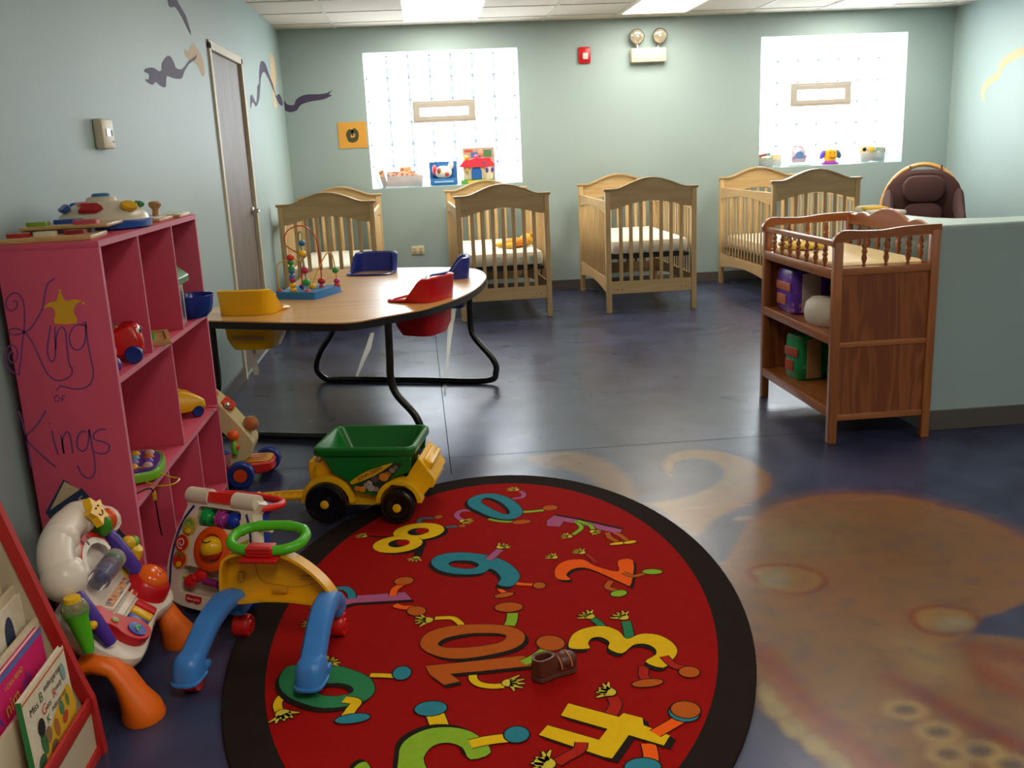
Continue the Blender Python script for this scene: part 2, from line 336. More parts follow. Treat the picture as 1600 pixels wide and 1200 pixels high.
# back wall with two window recesses
WIN = ((-.48, 1.0, 1.092, 2.365), (3.415, 4.917, 1.117, 2.38)); GY0 = 9.94
TB = frame((0, YB, 0), (1, 0, 0), (0, 0, 1)); TL = frame((XL, 0, 0), (0, 1, 0), (0, 0, 1)); TR = frame((XR, 0, 0), (0, -1, 0), (0, 0, 1))
b = MB(WALL, TB); b.prism([(XL-.2, 0), (XR+.2, 0), (XR+.2, ZC+.1), (XL-.2, ZC+.1)], .4, -.4, [[(a, c), (bb, c), (bb, d), (a, d)] for a, bb, c, d in WIN])
b.m(RIB_P).flat([q[:2] for q in spline([(x, y, 0) for x, y in [(-1.272,1.948),(-1.253,1.964),(-1.222,1.924),(-1.162,1.919),(-1.136,1.968),(-1.050,2.007),(-0.928,2.007),(-0.840,2.016),(-0.786,2.044),(-0.824,2.003),(-0.797,1.992),(-0.880,1.958),(-0.986,1.946),(-1.093,1.919),(-1.141,1.867),(-1.203,1.853),(-1.253,1.872),(-1.274,1.906)]], 3, True)], z=.0012)
wb = structure(b.build('wall_back', recalc=False))
# left wall, door opening, painted ribbons
DY0, DY1, DZ = 6.345, 7.385, 2.10
b = MB(WALL, TL); b.prism([(YF-.2, 0), (YB, 0), (YB, ZC+.1), (YF-.2, ZC+.1)], .15, -.15, [[(DY0, -.001+.002), (DY1, .001), (DY1, DZ), (DY0, DZ)]])
S2 = lambda P_, c=True, n=3: [q[:2] for q in spline([(x, y, 0) for x, y in P_], n, c)]
b.m(RIB_C).flat(S2([(5.655,2.021),(5.712,2.034),(5.751,2.024),(5.909,2.086),(6.002,2.069),(6.087,2.049),(6.144,2.007),(6.146,1.939),(6.064,1.917),(5.998,1.948),(5.951,1.974),(5.808,1.982),(5.703,1.992)]), z=.001)
b.flat(S2([(8.958,2.311),(9.085,2.339),(9.228,2.273),(9.206,2.128),(9.018,1.973),(9.130,1.892),(8.995,1.862),(8.915,1.905),(8.880,2.043),(8.802,2.084),(8.936,2.186)]), z=.001)
b.m(RIB_P)
b.flat(S2([(5.453,2.306),(5.433,2.245),(5.457,2.218),(5.582,2.234),(5.708,2.202),(5.885,2.127),(5.816,2.213),(5.720,2.249),(5.641,2.280),(5.612,2.331)]), z=.0018)
b.flat(S2([(4.793,1.843),(4.842,1.862),(4.967,1.874),(5.053,1.866),(5.127,1.877),(5.143,1.909),(5.267,1.955),(5.343,1.958),(5.404,1.927),(5.419,1.912),(5.558,1.916),(5.761,1.978),(5.943,2.021),(5.987,2.041),(5.928,2.001),(5.752,1.961),(5.603,1.906),(5.533,1.868),(5.406,1.855),(5.270,1.853),(5.200,1.851),(5.161,1.802),(5.114,1.794),(5.047,1.799),(4.974,1.809),(4.910,1.792),(4.823,1.798),(4.792,1.809),(4.863,1.814),(4.875,1.838)]), z=.0018)
b.flat(S2([(7.657,1.803),(7.693,1.885),(7.791,1.909),(7.944,1.857),(8.056,1.947),(8.084,1.991),(8.198,2.027),(8.247,2.102),(8.360,2.190),(8.475,2.221),(8.643,2.210),(8.780,2.143),(8.971,2.064),(9.076,1.977),(9.305,2.006),(9.476,1.958),(9.452,1.907),(9.208,1.919),(8.983,2.003),(8.748,2.095),(8.515,2.137),(8.324,2.079),(8.236,2.001),(8.110,1.894),(7.928,1.831),(7.821,1.851),(7.734,1.847)]), z=.0018)
b.m(WALL).box((8.5, 1.3, -.2), (.02, .02, .02)); structure(b.build('wall_left', recalc=False))
b = MB(WALL, TR); b.prism([(-YB, 0), (-YF+.2, 0), (-YF+.2, ZC+.1), (-YB, ZC+.1)], .15, -.15)
b.m(RIB_C).flat(S2([(-q[0], q[1]) for q in [(8.443,2.101),(8.586,2.084),(8.729,2.036),(8.811,1.972),(8.813,1.924),(8.909,1.892),(9.006,1.842),(9.056,1.771),(9.043,1.696),(8.989,1.652),(9.003,1.710),(8.977,1.782),(8.872,1.832),(8.777,1.866),(8.754,1.928),(8.693,1.970),(8.561,2.005),(8.432,2.024),(8.181,2.037),(8.193,2.119)]]), z=.001)
structure(b.build('wall_right', recalc=False))
b = MB(WALL); b.box(((XL+XR)/2, YF-.1, ZC/2), (XR-XL+.3, .2, ZC+.2)); structure(b.build('wall_front'))
# low partition wall: one run across, one run back behind the changing table, rounded inner corner
b = MB(WALL)
po = [(2.345, 4.24), (XR, 4.24), (XR, 4.48), (2.95, 4.48)]+[(2.68+.0-.13*math.sin(a)+.13-.0, 4.61-.13*math.cos(a)) for a in [PI/2*k/6 for k in range(1)]]+[(2.74, 4.49), (2.62, 4.54), (2.56, 4.64), (2.54, 4.78), (2.54, 5.22), (2.345, 5.22)]
b.prism(po, .975, 0); b.m(mat('cap_paint', '#b9cfc8', rough=.4)).prism(po, .018, .972)
structure(b.build('wall_partition', bevel=.006))
for nm, c, d in (('baseboard_back', ((XL+XR)/2, YB-.006, .05), (XR-XL, .012, .1)), ('baseboard_left', (XL+.006, (DY1+.05+YB)/2, .05), (.012, YB-DY1-.05, .1)), ('baseboard_right', (XR-.006, (4.48+YB)/2, .05), (.012, YB-4.48, .1)), ('baseboard_partition', ((2.345+XR)/2, 4.234, .05), (XR-2.345, .012, .1))):
    structure(MB(TRIMM).box(c, d).build(nm, bevel=.003))
b = MB(TRIMM).box((XL+.006, (YF+DY0-.05)/2, .05), (.012, DY0-.05-YF, .1)); structure(b.build('baseboard_left', bevel=.003))
# door
DW = wood('door_veneer', '#7d6f66', '#6a5c54', 'Z', 14, .55, .0)
FRM = mat('door_frame_paint', '#cdc2a8', rough=.5)
d = structure(MB(DW).box((XL-.035, (DY0+DY1)/2, DZ/2+.004), (.045, DY1-DY0-.01, DZ-.012)).build('door_1', bevel=.002))
f = MB(FRM)
for y in (DY0-.02, DY1+.02): f.box((XL-.036, y, DZ/2+.02), (.1, .055, DZ+.04))
f.box((XL-.036, (DY0+DY1)/2, DZ+.025), (.1, DY1-DY0+.095, .055)); f.build('door_frame', d, bevel=.003)
for z in (1.87, 1.1, .25):
    h = MB(METAL); h.box((XL-.008, DY0+.022, z), (.008, .05, .12)); h.tube([(XL+.004, DY0+.008, z-.06), (XL+.004, DY0+.008, z+.06)], .008); h.build('hinge', d)
h = MB(CHROME); yh = DY1-.07
h.lathe([(.028, 0), (.028, .012), (.012, .016), (.012, .05)], (XL-.012, yh, 1.06), Matrix.Rotation(PI/2, 4, 'Y')); h.tube(spline([(XL+.04, yh, 1.06), (XL+.048, yh-.03, 1.06), (XL+.048, yh-.11, 1.055)], 4), [.011]*8+[.009]); h.build('door_handle', d)
# windows of glass block
GLB = bpy.data.materials.new('glass_block_daylight'); GLB.use_nodes = True; nt = GLB.node_tree; g = nt.nodes['Principled BSDF']
g.inputs['Base Color'].default_value = (.85, .93, 1, 1); g.inputs['Roughness'].default_value = .15; g.inputs['Emission Color'].default_value = (.86, .94, 1, 1); g.inputs['Emission Strength'].default_value = 7.5
MORT = mat('block_mortar', '#39434f', rough=.9)
VENT = mat('vent_frame', '#b0a496', rough=.5)
for k, (x0, x1, z0, z1) in enumerate(WIN):
    wd = structure(MB(MORT).box(((x0+x1)/2, GY0+.05, (z0+z1)/2), (x1-x0, .06, z1-z0)).build('window_%d' % (k+1)))
    vx0, vx1, vz0, vz1 = ((-.04, .585, 1.71, 1.92), (3.83, 4.475, 1.715, 1.945))[k]
    bl = MB(GLB); s = .205; nx = 7; nz = 6; sx = (x1-x0)/nx; sz = (z1-z0)/nz
    off = (0, .13)[k]
    for i in range(-1, nx+1):
        for j in range(nz):
            ax, bx = max(x0, x0+i*sx-off)+.0075, min(x1, x0+(i+1)*sx-off)-.0075; az, bz = z0+j*sz+.005, z0+(j+1)*sz-.005
            if bx-ax < .03: continue
            bl.box(((ax+bx)/2, GY0+.01, (az+bz)/2), (bx-ax, .05, bz-az), .012)
    bl.build('glass_blocks', wd)
    v = MB(VENT); T = frame((0, GY0-.055, 0), (1, 0, 0), (0, 0, 1)); v.T = T
    rect = lambda a, b_, c, d_: [(a, c), (b_, c), (b_, d_), (a, d_)]
    v.prism(rect(vx0, vx1, vz0, vz1), .03, -.02, [rect(vx0+.05, vx1-.05, vz0+.05, vz1-.05)]); v.prism(rect(vx0+.02, vx1-.02, vz0+.02, vz1-.02), .035, -.02, [rect(vx0+.07, vx1-.07, vz0+.062, vz1-.066)])
    v.build('vent_frame', wd, bevel=.004)
    MB(GLB).box(((vx0+vx1)/2, GY0-.045, (vz0+vz1)/2), (vx1-vx0-.09, .006, vz1-vz0-.09)).build('vent_pane', wd)
    MB(mat('sill_paint', '#a9bfb6', rough=.45)).box(((x0+x1)/2, (YB+GY0)/2, z0+.002), (x1-x0, GY0-YB, .006)).build('window_sill', wd)
# ceiling lights
DIF = mat('light_diffuser', '#fff6e6', rough=.4, emit=1)
def glow(name, st):
    m = bpy.data.materials.new(name); m.use_nodes = True; q = m.node_tree.nodes['Principled BSDF']
    q.inputs['Base Color'].default_value = (.9, .85, .75, 1); q.inputs['Emission Color'].default_value = (1, .92, .80, 1); q.inputs['Emission Strength'].default_value = st; return m
def light(x, y, where, glowm):
    t = thing('ceiling_light', where, 'light', (x, y, ZC), 0, 'recessed ceiling lights')
    f = MB(mat('light_frame', '#e6e0d4', rough=.4))
    f.prism([(-.325, -.655), (.325, -.655), (.325, .655), (-.325, .655)], .012, -.014, [[(-.297, -.62), (.297, -.62), (.297, .62), (-.297, .62)]]); f.build('frame', t)
    MB(glowm).box((0, 0, -.006), (.6, 1.25, .006)).build('diffuser', t); return t
LON, LDIM, LFRONT = glow('diffuser_lit', 17.0), glow('diffuser_dimmed', 6.5), glow('diffuser_front', 12.0)
light(.265, 8.61, 'glowing ceiling panel above the left window', LON)
light(2.247, 8.61, 'glowing ceiling panel above the emergency light box', LON)
light(4.22, 8.61, 'glowing ceiling panel above the right window, cut by the frame', LON)
for _x in (.265, 2.247, 4.22):
    for _y in (4.65, .69): light(_x, _y, 'dimmed ceiling panel in a nearer row above the play area', LDIM if _y > 2 else LFRONT)['group'] = 'dimmed ceiling panels'
# ================================================================ things on the walls
t = thing('emergency_light', 'cream emergency light box with two round lamp heads high on the back wall', 'emergency light', (2.27, YB, 2.18))
MB(BEIGE).box((0, -.045, .066), (.345, .09, .13), .012).build('box', t)
for sx in (-.115, .11):
    h = MB(CHROME); h.tube([(sx*.9, -.045, .13), (sx, -.05, .175)], .011); h.ball((sx*.9, -.045, .14), .016)
    hh = h.build('stem', t)
    h = MB(METAL, T3(sx, -.05, .245, rx=PI/2+.25, ry=.1)); h.lathe([(.0, -.05), (.03, -.045), (.06, -.02), (.072, .02), (.072, .04)]); o = h.build('lamp_head', t)
    h = MB(mat('lamp_lens', '#d8cbb4', rough=.12, metal=.6, bump=.4, bs=90), T3(sx, -.05, .245, rx=PI/2+.25, ry=.1)); h.lathe([(.067, .036), (.06, .048), (.03, .06), (0, .064)]); h.ball((0, 0, .055), (.022, .022, .014)); h.build('lens', o)
t = thing('fire_alarm', 'red fire alarm strobe high on the back wall between the windows', 'fire alarm', (1.65, YB, 2.27))
MB(RED).box((0, -.015, 0), (.118, .03, .152), .012).build('housing', t, bevel=.004)
MB(mat('strobe_lens', '#cfc8c0', rough=.1, spec=.8, bump=.6, bs=60)).box((.004, -.04, -.01), (.055, .025, .062), .01).build('lens', t)
t = thing('picture_sign', 'small yellow paper sign with a dark green drawing beside the left window', 'sign', (-.632, YB, 1.617))
MB(mat('yellow_paper', '#dca040', rough=.8, vs=6, var=.12)).box((0, -.003, 0), (.272, .004, .245)).build('paper', t)
g = MB(mat('drawing_green', '#4a4a30', rough=.9, vs=40, var=.6), frame((0, -.0065, 0), (1, 0, 0), (0, 0, 1)))
g.flat(S2([(-.055, -.03), (-.06, .02), (-.03, .055), (0, .05), (.02, .065), (.05, .04), (.06, .0), (.045, -.05), (.0, -.07), (-.04, -.06)]), [S2([(-.02, -.02), (-.01, .02), (.02, .015), (.02, -.02)])]); g.flat(ell(0, .02, .012, .03)); g.build('drawing', t)
t = thing('wall_outlet', 'beige double wall outlet low on the back wall between two cribs', 'outlet', (-.078, YB, .478))
MB(BEIGE).box((0, -.004, 0), (.125, .008, .083), .003).build('plate', t)
for x in (-.03, .03):
    g = MB(mat('outlet_face', '#c9bb98', rough=.4)); g.box((x, -.009, 0), (.034, .006, .06), .002); g.m(BLACK)
    for z in (-.016, .016):
        for s in (-.006, .006): g.box((x+s, -.0125, z), (.003, .001, .01))
    g.build('socket', t)
t = thing('thermostat', 'beige wall controller with a small dark display on the left wall above the pink bookcase', 'thermostat', (XL, 4.02, 1.545))
MB(BEIGE).box((.018, 0, 0), (.036, .14, .115), .008).build('case', t)
g = MB(mat('display', '#4a4e58', rough=.15)); g.box((.037, -.005, .005), (.003, .05, .03)); g.build('display', t)
g = MB(mat('grey_button', '#8b8478')); g.box((.037, .04, .004), (.004, .016, .022)); g.box((.037, .045, -.03), (.004, .01, .007)); g.build('button', t)

# ================================================================ cribs
PINEZ = wood('pine_upright', '#ceae7c', '#c2a06c', 'Z', 16, .45, .15, 14); PINEX = wood('pine_rail', '#ceae7c', '#c2a06c', 'X', 16, .45, .15, 14); PINEY = wood('pine_side', '#d0b07e', '#c3a16d', 'Y', 16, .45, .15, 14)
SHEETS = [speckle('sheet_teal', '#e2dfcf', ['#bfd6c8', '#a9cfc4', '#e6dcc0', '#cfc8de'], 14, .9, .32), speckle('sheet_pale', '#e6e0d0', ['#d7dfd0', '#efe6cf', '#c9d3d8'], 12, .9, .3)]
DARKM = mat('dark_metal', '#33302e', rough=.5, metal=.6)
def make_crib(name, label, loc, rz, mz, sheet):
    W, L, LEG, ZP = .79, 1.42, .045, 1.045
    t = thing(name, label, 'crib', loc, rz, 'wooden cribs along the back wall')
    for s, nm in ((-1, 'footboard'), (1, 'headboard')):
        y = s*(L/2-.022); T = frame((0, y, 0), (1, 0, 0), (0, 0, 1)); b = MB(PINEX, T)
        hw = W/2-.045
        top = lambda x: ZP-.012+.085*max(0, math.cos(min(1, abs(x)/(hw*.86))*PI/2))**1.3
        bot = lambda x: .885+.06*max(0, math.cos(min(1, abs(x)/(hw*.9))*PI/2))
        xs = [(-hw)+2*hw*i/32 for i in range(33)]
        b.prism([(x, bot(x)) for x in xs]+[(x, top(x)) for x in reversed(xs)], .026, -.013)
        # moulded cap following the arch
        cap = [(-W/2-.012, ZP)]+[(x, top(x)+.012) for x in xs]+[(W/2+.012, ZP)]
        for z0, z1, hh in ((-.03, .03, .012), (-.022, .022, -.01)):
            lo = [(x, z+min(0, hh)) for x, z in cap]; up = [(x, z+max(0, hh)) for x, z in cap]
            b.prism(lo+up[::-1], z1-z0, z0)
        b.prism([(-hw, .165), (hw, .165), (hw, .27), (-hw, .27)], .026, -.013)
        b.m(PINEZ)
        for i in range(7):
            x = -hw+2*hw*(i+1)/8; b.box((x, (.25+.93)/2, 0), (.032, .70, .014), .004)
        b.m(DARKM)
        for x in (-hw+.05, -hw+.09, hw-.05, hw-.09): b.box((x, .2, .0135), (.008, .008, .002))
        b.build(nm, t, bevel=.003)
    for sx in (-1, 1):
        b = MB(PINEY, frame((sx*(W/2-.018), 0, 0), (0, 1, 0), (0, 0, 1))); hl = L/2-.045
        ys = [-hl+2*hl*i/24 for i in range(25)]; arc = lambda y: math.cos(y/hl*PI/2)
        b.prism([(y, .845+.045*arc(y)) for y in ys]+[(hl, .955), (-hl, .955)], .02, -.01)
        b.prism([(y, .165+.05*arc(y)) for y in ys]+[(hl, .30), (-hl, .30)], .02, -.01)
        b.m(PINEZ)
        for i in range(15):
            b.box((-hl+2*hl*(i+1)/16, .58, 0), (.03, .6, .012), .004)
        b.build('side_rail', t, bevel=.003)
        for sy in (-1, 1):
            MB(PINEZ).box((sx*(W/2-.0225), sy*(L/2-.0225), ZP/2), (LEG, LEG, ZP), .006).build('leg', t)
    b = MB(DARKM); b.box((0, 0, mz-.015), (W-.11, L-.1, .03))
    for y in (-.5, -.2, .2, .5): b.box((0, y, mz-.032), (W-.1, .03, .012))
    for sx in (-1, 1):
        for sy in (-.45, .45): b.tube([(sx*(W/2-.05), sy, mz-.02), (sx*(W/2-.05), sy, .33)], .005)
    b.build('mattress_support', t)
    MB(SHEETS[sheet]).box((0, 0, mz+.065), (W-.11, L-.11, .13), .045).build('mattress', t)
    return t
make_crib('crib', 'natural pine crib in the left corner beside the grey door', (-.80, 8.80, 0), 0, .40, 1)
make_crib('crib', 'natural pine crib right of the left window with an orange toy on its mattress', (.642, 8.76, 0), .03, .44, 0)
make_crib('crib', 'natural pine crib with a high mattress standing alone under the emergency light', (1.925, 8.745, 0), 0, .49, 0)
make_crib('crib', 'natural pine crib under the right window partly behind the brown changing table', (3.37, 8.78, 0), .02, .36, 1)
# orange stuffed toy in the second crib
t = thing('stuffed_toy', 'orange and yellow stuffed toy lying on a crib mattress', 'toy', (.80, 8.46, .572), .4)
OR1 = mat('plush_orange', '#e08a2a', rough=.95, bump=.6, bs=150); YL1 = mat('plush_yellow', '#e8bf54', rough=.95, bump=.6, bs=150)
MB(OR1).ball((0, 0, .04), (.13, .09, .042)).build('body', t); MB(YL1).ball((.13, .03, .055), (.07, .065, .052)).build('head', t)
for q in ((-.1, -.07, .026), (-.11, .07, .026)): MB(YL1).ball(q, (.06, .03, .026)).build('paw', t)
for q in ((.16, -.02, .1), (.15, .08, .1)): MB(OR1).ball(q, .022).build('ear', t)
# ================================================================ horseshoe feeding table with bucket seats
OAKT = wood('oak_laminate', '#d8a45c', '#c58f48', 'X', 7, .33, .25, 22)
t = thing('feeding_table', 'large oak laminate infant table with black edge and four built-in bucket seats', 'table', (-.35, 5.6, 0))
TZ = .655
out = [(-1.10, 4.80), (-.63, 4.583), (-.45, 4.51), (-.39, 4.500), (-.332, 4.519), (-.223, 4.606), (-.10, 4.70), (-.013, 4.785), (.146, 5.056), (.267, 5.379), (.348, 5.77), (.366, 6.033), (.338, 6.28), (.255, 6.43), (.10, 6.53), (-.15, 6.627), (-.306, 6.661), (-.62, 6.735), (-.73, 6.76), (-.79, 6.71), (-.825, 6.5), (-.84, 6.17), (-.855, 5.853), (-.885, 5.66), (-.964, 5.524), (-1.07, 5.40), (-1.15, 5.25), (-1.185, 5.0), (-1.165, 4.86)]
o2 = S2(out, True, 3)
b = MB(OAKT); b.prism(o2, .006, TZ-.006); tt = b.build('tabletop', t, True)
def inset(P_, d):
    r = []; n = len(P_); A = sum(P_[i][0]*P_[(i+1) % n][1]-P_[(i+1) % n][0]*P_[i][1] for i in range(n)); sg = 1 if A > 0 else -1
    for i in range(n):
        a = Vector(P_[i-1]); c = Vector(P_[(i+1) % n]); v = (c-a).normalized(); r.append((P_[i][0]-sg*v.y*d, P_[i][1]+sg*v.x*d))
    return r
b = MB(mat('black_edge', '#1c1a19', rough=.45)); b.prism(inset(o2, -.002), .034, TZ-.04); lab(b.build('edge_band', t, True), 'black rubber edge band')
BLKM = mat('black_enamel', '#14130f', rough=.25, coat=.4)
def legframe(pts):
    b = MB(BLKM); b.tube(spline(pts, 6), .019, seg=12); return b.build('leg_frame', t, True)
legframe([(-1.125, 4.96, .615), (-1.125, 4.96, .45), (-1.13, 4.965, .28), (-1.18, 4.98, .17), (-1.19, 4.98, .07), (-1.12, 4.96, .022), (-.85, 4.86, .02), (-.40, 4.71, .02), (-.13, 4.62, .022), (-.085, 4.61, .07), (-.11, 4.62, .15), (-.19, 4.645, .25), (-.215, 4.655, .33), (-.212, 4.655, .45), (-.208, 4.655, .615)])
legframe([(-.62, 6.08, .615), (-.62, 6.08, .45), (-.63, 6.085, .33), (-.72, 6.11, .2), (-.755, 6.12, .09), (-.70, 6.10, .022), (-.60, 6.07, .02), (-.1, 5.91, .02), (.32, 5.765, .022), (.385, 5.745, .08), (.37, 5.75, .16), (.27, 5.775, .29), (.245, 5.785, .36), (.245, 5.785, .45), (.245, 5.785, .615)])
def seat(c, face, m, lb, w=.30, strap=False):
    """moulded bucket hung in the tabletop: raised back shield, rim, hanging bucket; face = direction the child looks"""
    T = T3(c[0], c[1], TZ, rz=face-PI/2); b = MB(m, T)
    R = [] ; n = 28
    def ring(w_, d_, cy, z, back=0, bz=0):
        q = []
        for i in range(n):
            a = 2*PI*i/n; ca, sa = math.cos(a), math.sin(a)
            x = w_/2*math.copysign(abs(ca)**.45, ca); y = cy+d_/2*math.copysign(abs(sa)**.45, sa)
            k = max(0, min(1, (-(y-cy)/(d_/2)+.15)/.9)); k = k*k*(3-2*k)
            q.append((x*(1-.12*k*back), y-.0*k, z+bz*k))
        return q
    d = w*.95
    b.rings([ring(w*.98, d*.98, 0, .002), ring(w+.02, d+.02, 0, .006, .3, .12), ring(w-.0, d-.0, 0, .014, .8, .118), ring(w-.03, d-.03, 0, .010, .8, .112), ring(w-.04, d-.04, 0, -.03), ring(w-.06, d-.07, -.005, -.12), ring(w-.10, d-.10, -.005, -.17), ring(w-.18, d-.18, 0, -.185)], cap0=False)
    b.rings([ring(w-.002, d-.002, 0, .001), ring(w-.02, d-.02, 0, -.05), ring(w-.035, d-.045, -.005, -.13), ring(w-.09, d-.09, -.005, -.185), ring(w-.2, d-.2, 0, -.195)], cap0=False)
    o = b.build('bucket_seat', t, True, ang=50); lab(o, lb); return o
s = seat((-.91, 5.02), PI/2-.25, YELLOW, 'yellow bucket seat in the arm nearest the bookcase')
b = MB(mat('webbing', '#d8d4c4', rough=.8)); b.box((-.93, 4.99, .40), (.02, .004, .16)); b.build('seat_strap', s, True)
b = MB(mat('buckle', '#ddd6c2')); b.box((-.93, 4.985, .345), (.03, .012, .05), .004); b.build('buckle', s, True)
b = MB(mat('wood_label', '#a3743a')); b.box((-.93, 4.865, .54), (.17, .006, .02), rz=-.25); b.build('label_strip', s, True)
seat((-.04, 5.12), 2.55, RED, 'red bucket seat at the near outer edge')
seat((.13, 5.98), PI-.05, mat('plastic_navy', '#26338a', rough=.35), 'blue bucket seat at the right end', .28)
seat((-.36, 6.40), -PI/2-.25, mat('plastic_navy', '#26338a', rough=.35), 'blue bucket seat at the far edge', .30)
# ================================================================ changing table
CHZ = wood('cherry_upright', '#ab6632', '#985626', 'Z', 14, .35, .4, 18); CHX = wood('cherry_rail', '#ab6632', '#985626', 'X', 14, .35, .4, 18); CHY = wood('cherry_side_rail', '#ab6632', '#985626', 'Y', 14, .35, .4, 18)
OAKP = wood('oak_print_panel', '#9a5628', '#7c3f1c', 'Z', 7, .4, .3, 40)
t = thing('changing_table', 'reddish brown wooden changing table with spindle rails against the low partition wall', 'changing table', (2.08, 4.605, 0))
X0, X1, Y0, Y1 = 1.83, 2.325, 4.135, 5.075
for x in (X0+.02, X1-.02):
    for y in (Y0+.02, Y1-.02): MB(CHZ).box((x, y, .4725 if x < 2 else .49), (.04, .04, .945 if x < 2 else .98), .005).build('leg', t, True)
for z, nm in ((.147, 'bottom_shelf'), (.495, 'middle_shelf'), (.80, 'top_tray')):
    b = MB(CHY); b.box(((X0+X1)/2, (Y0+Y1)/2, z+.008), (X1-X0-.03, Y1-Y0-.03, .016)); b.box((X0+.012, (Y0+Y1)/2, z), (.022, Y1-Y0-.06, .046), .004); b.build(nm, t, True)
for y in (Y0+.018, Y1-.018):
    b = MB(OAKP); b.box(((X0+X1)/2, y, .47), (X1-X0-.07, .008, .66)); b.m(CHX)
    for z, h in ((.125, .03), (.472, .027), (.812, .035)): b.box(((X0+X1)/2, y, z), (X1-X0-.07, .024, h), .004)
    b.build('side_panel', t, True)
def spindle(x, y, z0, z1):
    h = z1-z0; pr = [(.006, 0), (.0085, .06), (.006, .12), (.0135, .3), (.009, .46), (.0145, .55), (.009, .64), (.0135, .75), (.006, .9), (.008, .95), (.006, 1)]
    return MB(CHZ).lathe([(r, z0+q*h) for r, q in pr], (x, y, 0), seg=10)
def rail(nm, horizontal, y_or_x, prof, th, spin, z0, z1s):
    """side or end rail: profile outline extruded through the rail thickness, with turned spindles as its pieces"""
    T = frame((0, y_or_x, 0), (1, 0, 0), (0, 0, 1)) if horizontal else frame((y_or_x, 0, 0), (0, 1, 0), (0, 0, 1))
    b = MB(CHX if horizontal else CHY, T); b.prism(prof, th, -th/2); o = b.build(nm, t, True, bevel=.004)
    for q in spin:
        (spindle(q, y_or_x, z0, z1s) if horizontal else spindle(y_or_x, q, z0, z1s)).build('spindle', o, True)
side = S2([(X0-.006, .925), (X0-.008, .955), (X0+.015, .985), (X0+.05, .998), (X0+.12, .994), (X0+.22, .992), (X0+.33, 1.003), (X1-.02, 1.006)], False, 3)+[(X1+.004, 1.006), (X1+.004, .955), (X1-.05, .962), (X0+.06, .955)]
for y in (Y0+.018, Y1-.018): rail('end_rail', True, y, side, .022, [X0+.04+(X1-X0-.08)*i/4 for i in (1, 2, 3)], .828, .958)
rail('front_rail', False, X0+.016, [(Y0+.03, .925), (Y1-.03, .925), (Y1-.03, .951), (Y0+.03, .951)], .026, [Y0+.04+(Y1-Y0-.08)*i/8 for i in range(1, 8)], .82, .93)
yc = (Y0+Y1)/2
half = [(0, 1.05), (.06, 1.046), (.13, 1.028), (.19, 1.006), (.215, 1.002), (.25, 1.012), (.29, 1.016), (.325, 1.01), (.36, 1.0), (.43, 1.0)]
crest = [(yc-y, z) for y, z in reversed(half)]+[(yc+y, z) for y, z in half[1:]]
rail('back_rail', False, X1-.016, crest+[(Y1-.04, .945), (Y0+.04, .945)], .022, [Y0+.04+(Y1-Y0-.08)*i/8 for i in range(1, 8)], .82, .95)
b = MB(CHY); b.box((X1-.016, yc, .812), (.022, Y1-Y0-.08, .035)); b.build('back_stretcher', t, True)
# what lies on it
t = thing('changing_pad', 'cream changing pad lying in the top tray of the changing table', 'pad', (2.07, 4.6, .817))
b = MB(mat('pad_vinyl', '#e8cf98', rough=.55))
b.rings([[(q[0]*s, q[1]*s, z) for q in rrect(.41, .84, .03, 4)] for s, z in ((.97, 0), (1, .008), (1, .02), (.97, .028), (.80, .026), (.4, .022), (.05, .02))]); b.build('pad', t)
t = thing('blanket', 'folded yellow patterned baby blanket on the changing pad', 'blanket', (1.98, 4.88, .848))
MB(speckle('yellow_flannel', '#e3c04c', ['#efd87c', '#d8b03a', '#f2e4a8'], 40, .95, .3)).box((0, 0, .013), (.2, .22, .026), .012).build('folded_cloth', t)
def pack(label, x, y, z, w, d, h, m1, m2, m3, rz=0, name='diaper_pack'):
    t = thing(name, label, 'diaper pack', (x, y, z), rz)
    b = MB(m1); b.rings([[(q[0]*s, q[1]*s, zz) for q in rrect(w, d, .03, 3)] for s, zz in ((.88, 0), (.98, .012), (1.02, h*.3), (1.0, h*.7), (.98, h-.02), (.9, h))]); b.build('wrapper', t, bevel=0)
    b = MB(m2); b.box((-w/2-.004, 0, h*.62), (.006, d*.8, h*.2), .002); b.box((-w/2-.004, d*.1, h*.3), (.006, d*.5, h*.25), .002); b.build('printed_band', t)
    b = MB(m3); b.box((0, -d/2-.004, h/2), (w*.5, .008, h*.9), .003); b.build('side_flap', t); return t
PK1 = speckle('purple_print', '#5f32a8', ['#7a4cc0', '#55289a', '#b06a9a'], 22, .35, .25); PK2 = mat('orange_print', '#c66f52', rough=.4, vs=40, var=.35); PKW = mat('pack_white', '#bfb0a4', rough=.5); GK = speckle('green_print', '#128a48', ['#1aa05a', '#0e743a', '#46b070'], 22, .35, .25); GR = mat('print_red', '#b2492e', rough=.4, vs=40, var=.35)
pack('purple diaper pack with orange print on the middle shelf', 1.98, 4.87, .512, .20, .24, .225, PK1, PK2, PKW)
pack('purple and grey pack at the back of the middle shelf', 2.17, 4.70, .512, .16, .2, .22, PK1, PKW, PKW)
pack('green diaper pack with red print leaning on the bottom shelf', 1.98, 4.80, .164, .16, .17, .235, GK, GR, mat('pack_tan', '#b5875a', rough=.5), .12)
pack('dark green diaper pack behind on the bottom shelf', 2.14, 4.63, .164, .18, .20, .235, GK, GK, GK, -.1)
t = thing('diaper_bag', 'clear plastic bag of loose white diapers on the middle shelf', 'diapers', (1.95, 4.48, .512), .1)
b = MB(mat('white_diaper', '#cfc4ae', rough=.6, bump=.8, bs=40)); b.rings([[(q[0], q[1], z) for q in ell(0, 0, .09*s, .15*s, 0, 20)] for s, z in ((.85, 0), (1, .02), (1.03, .06), (.95, .1), (.7, .125), (.3, .13))]); b.build('diapers', t)
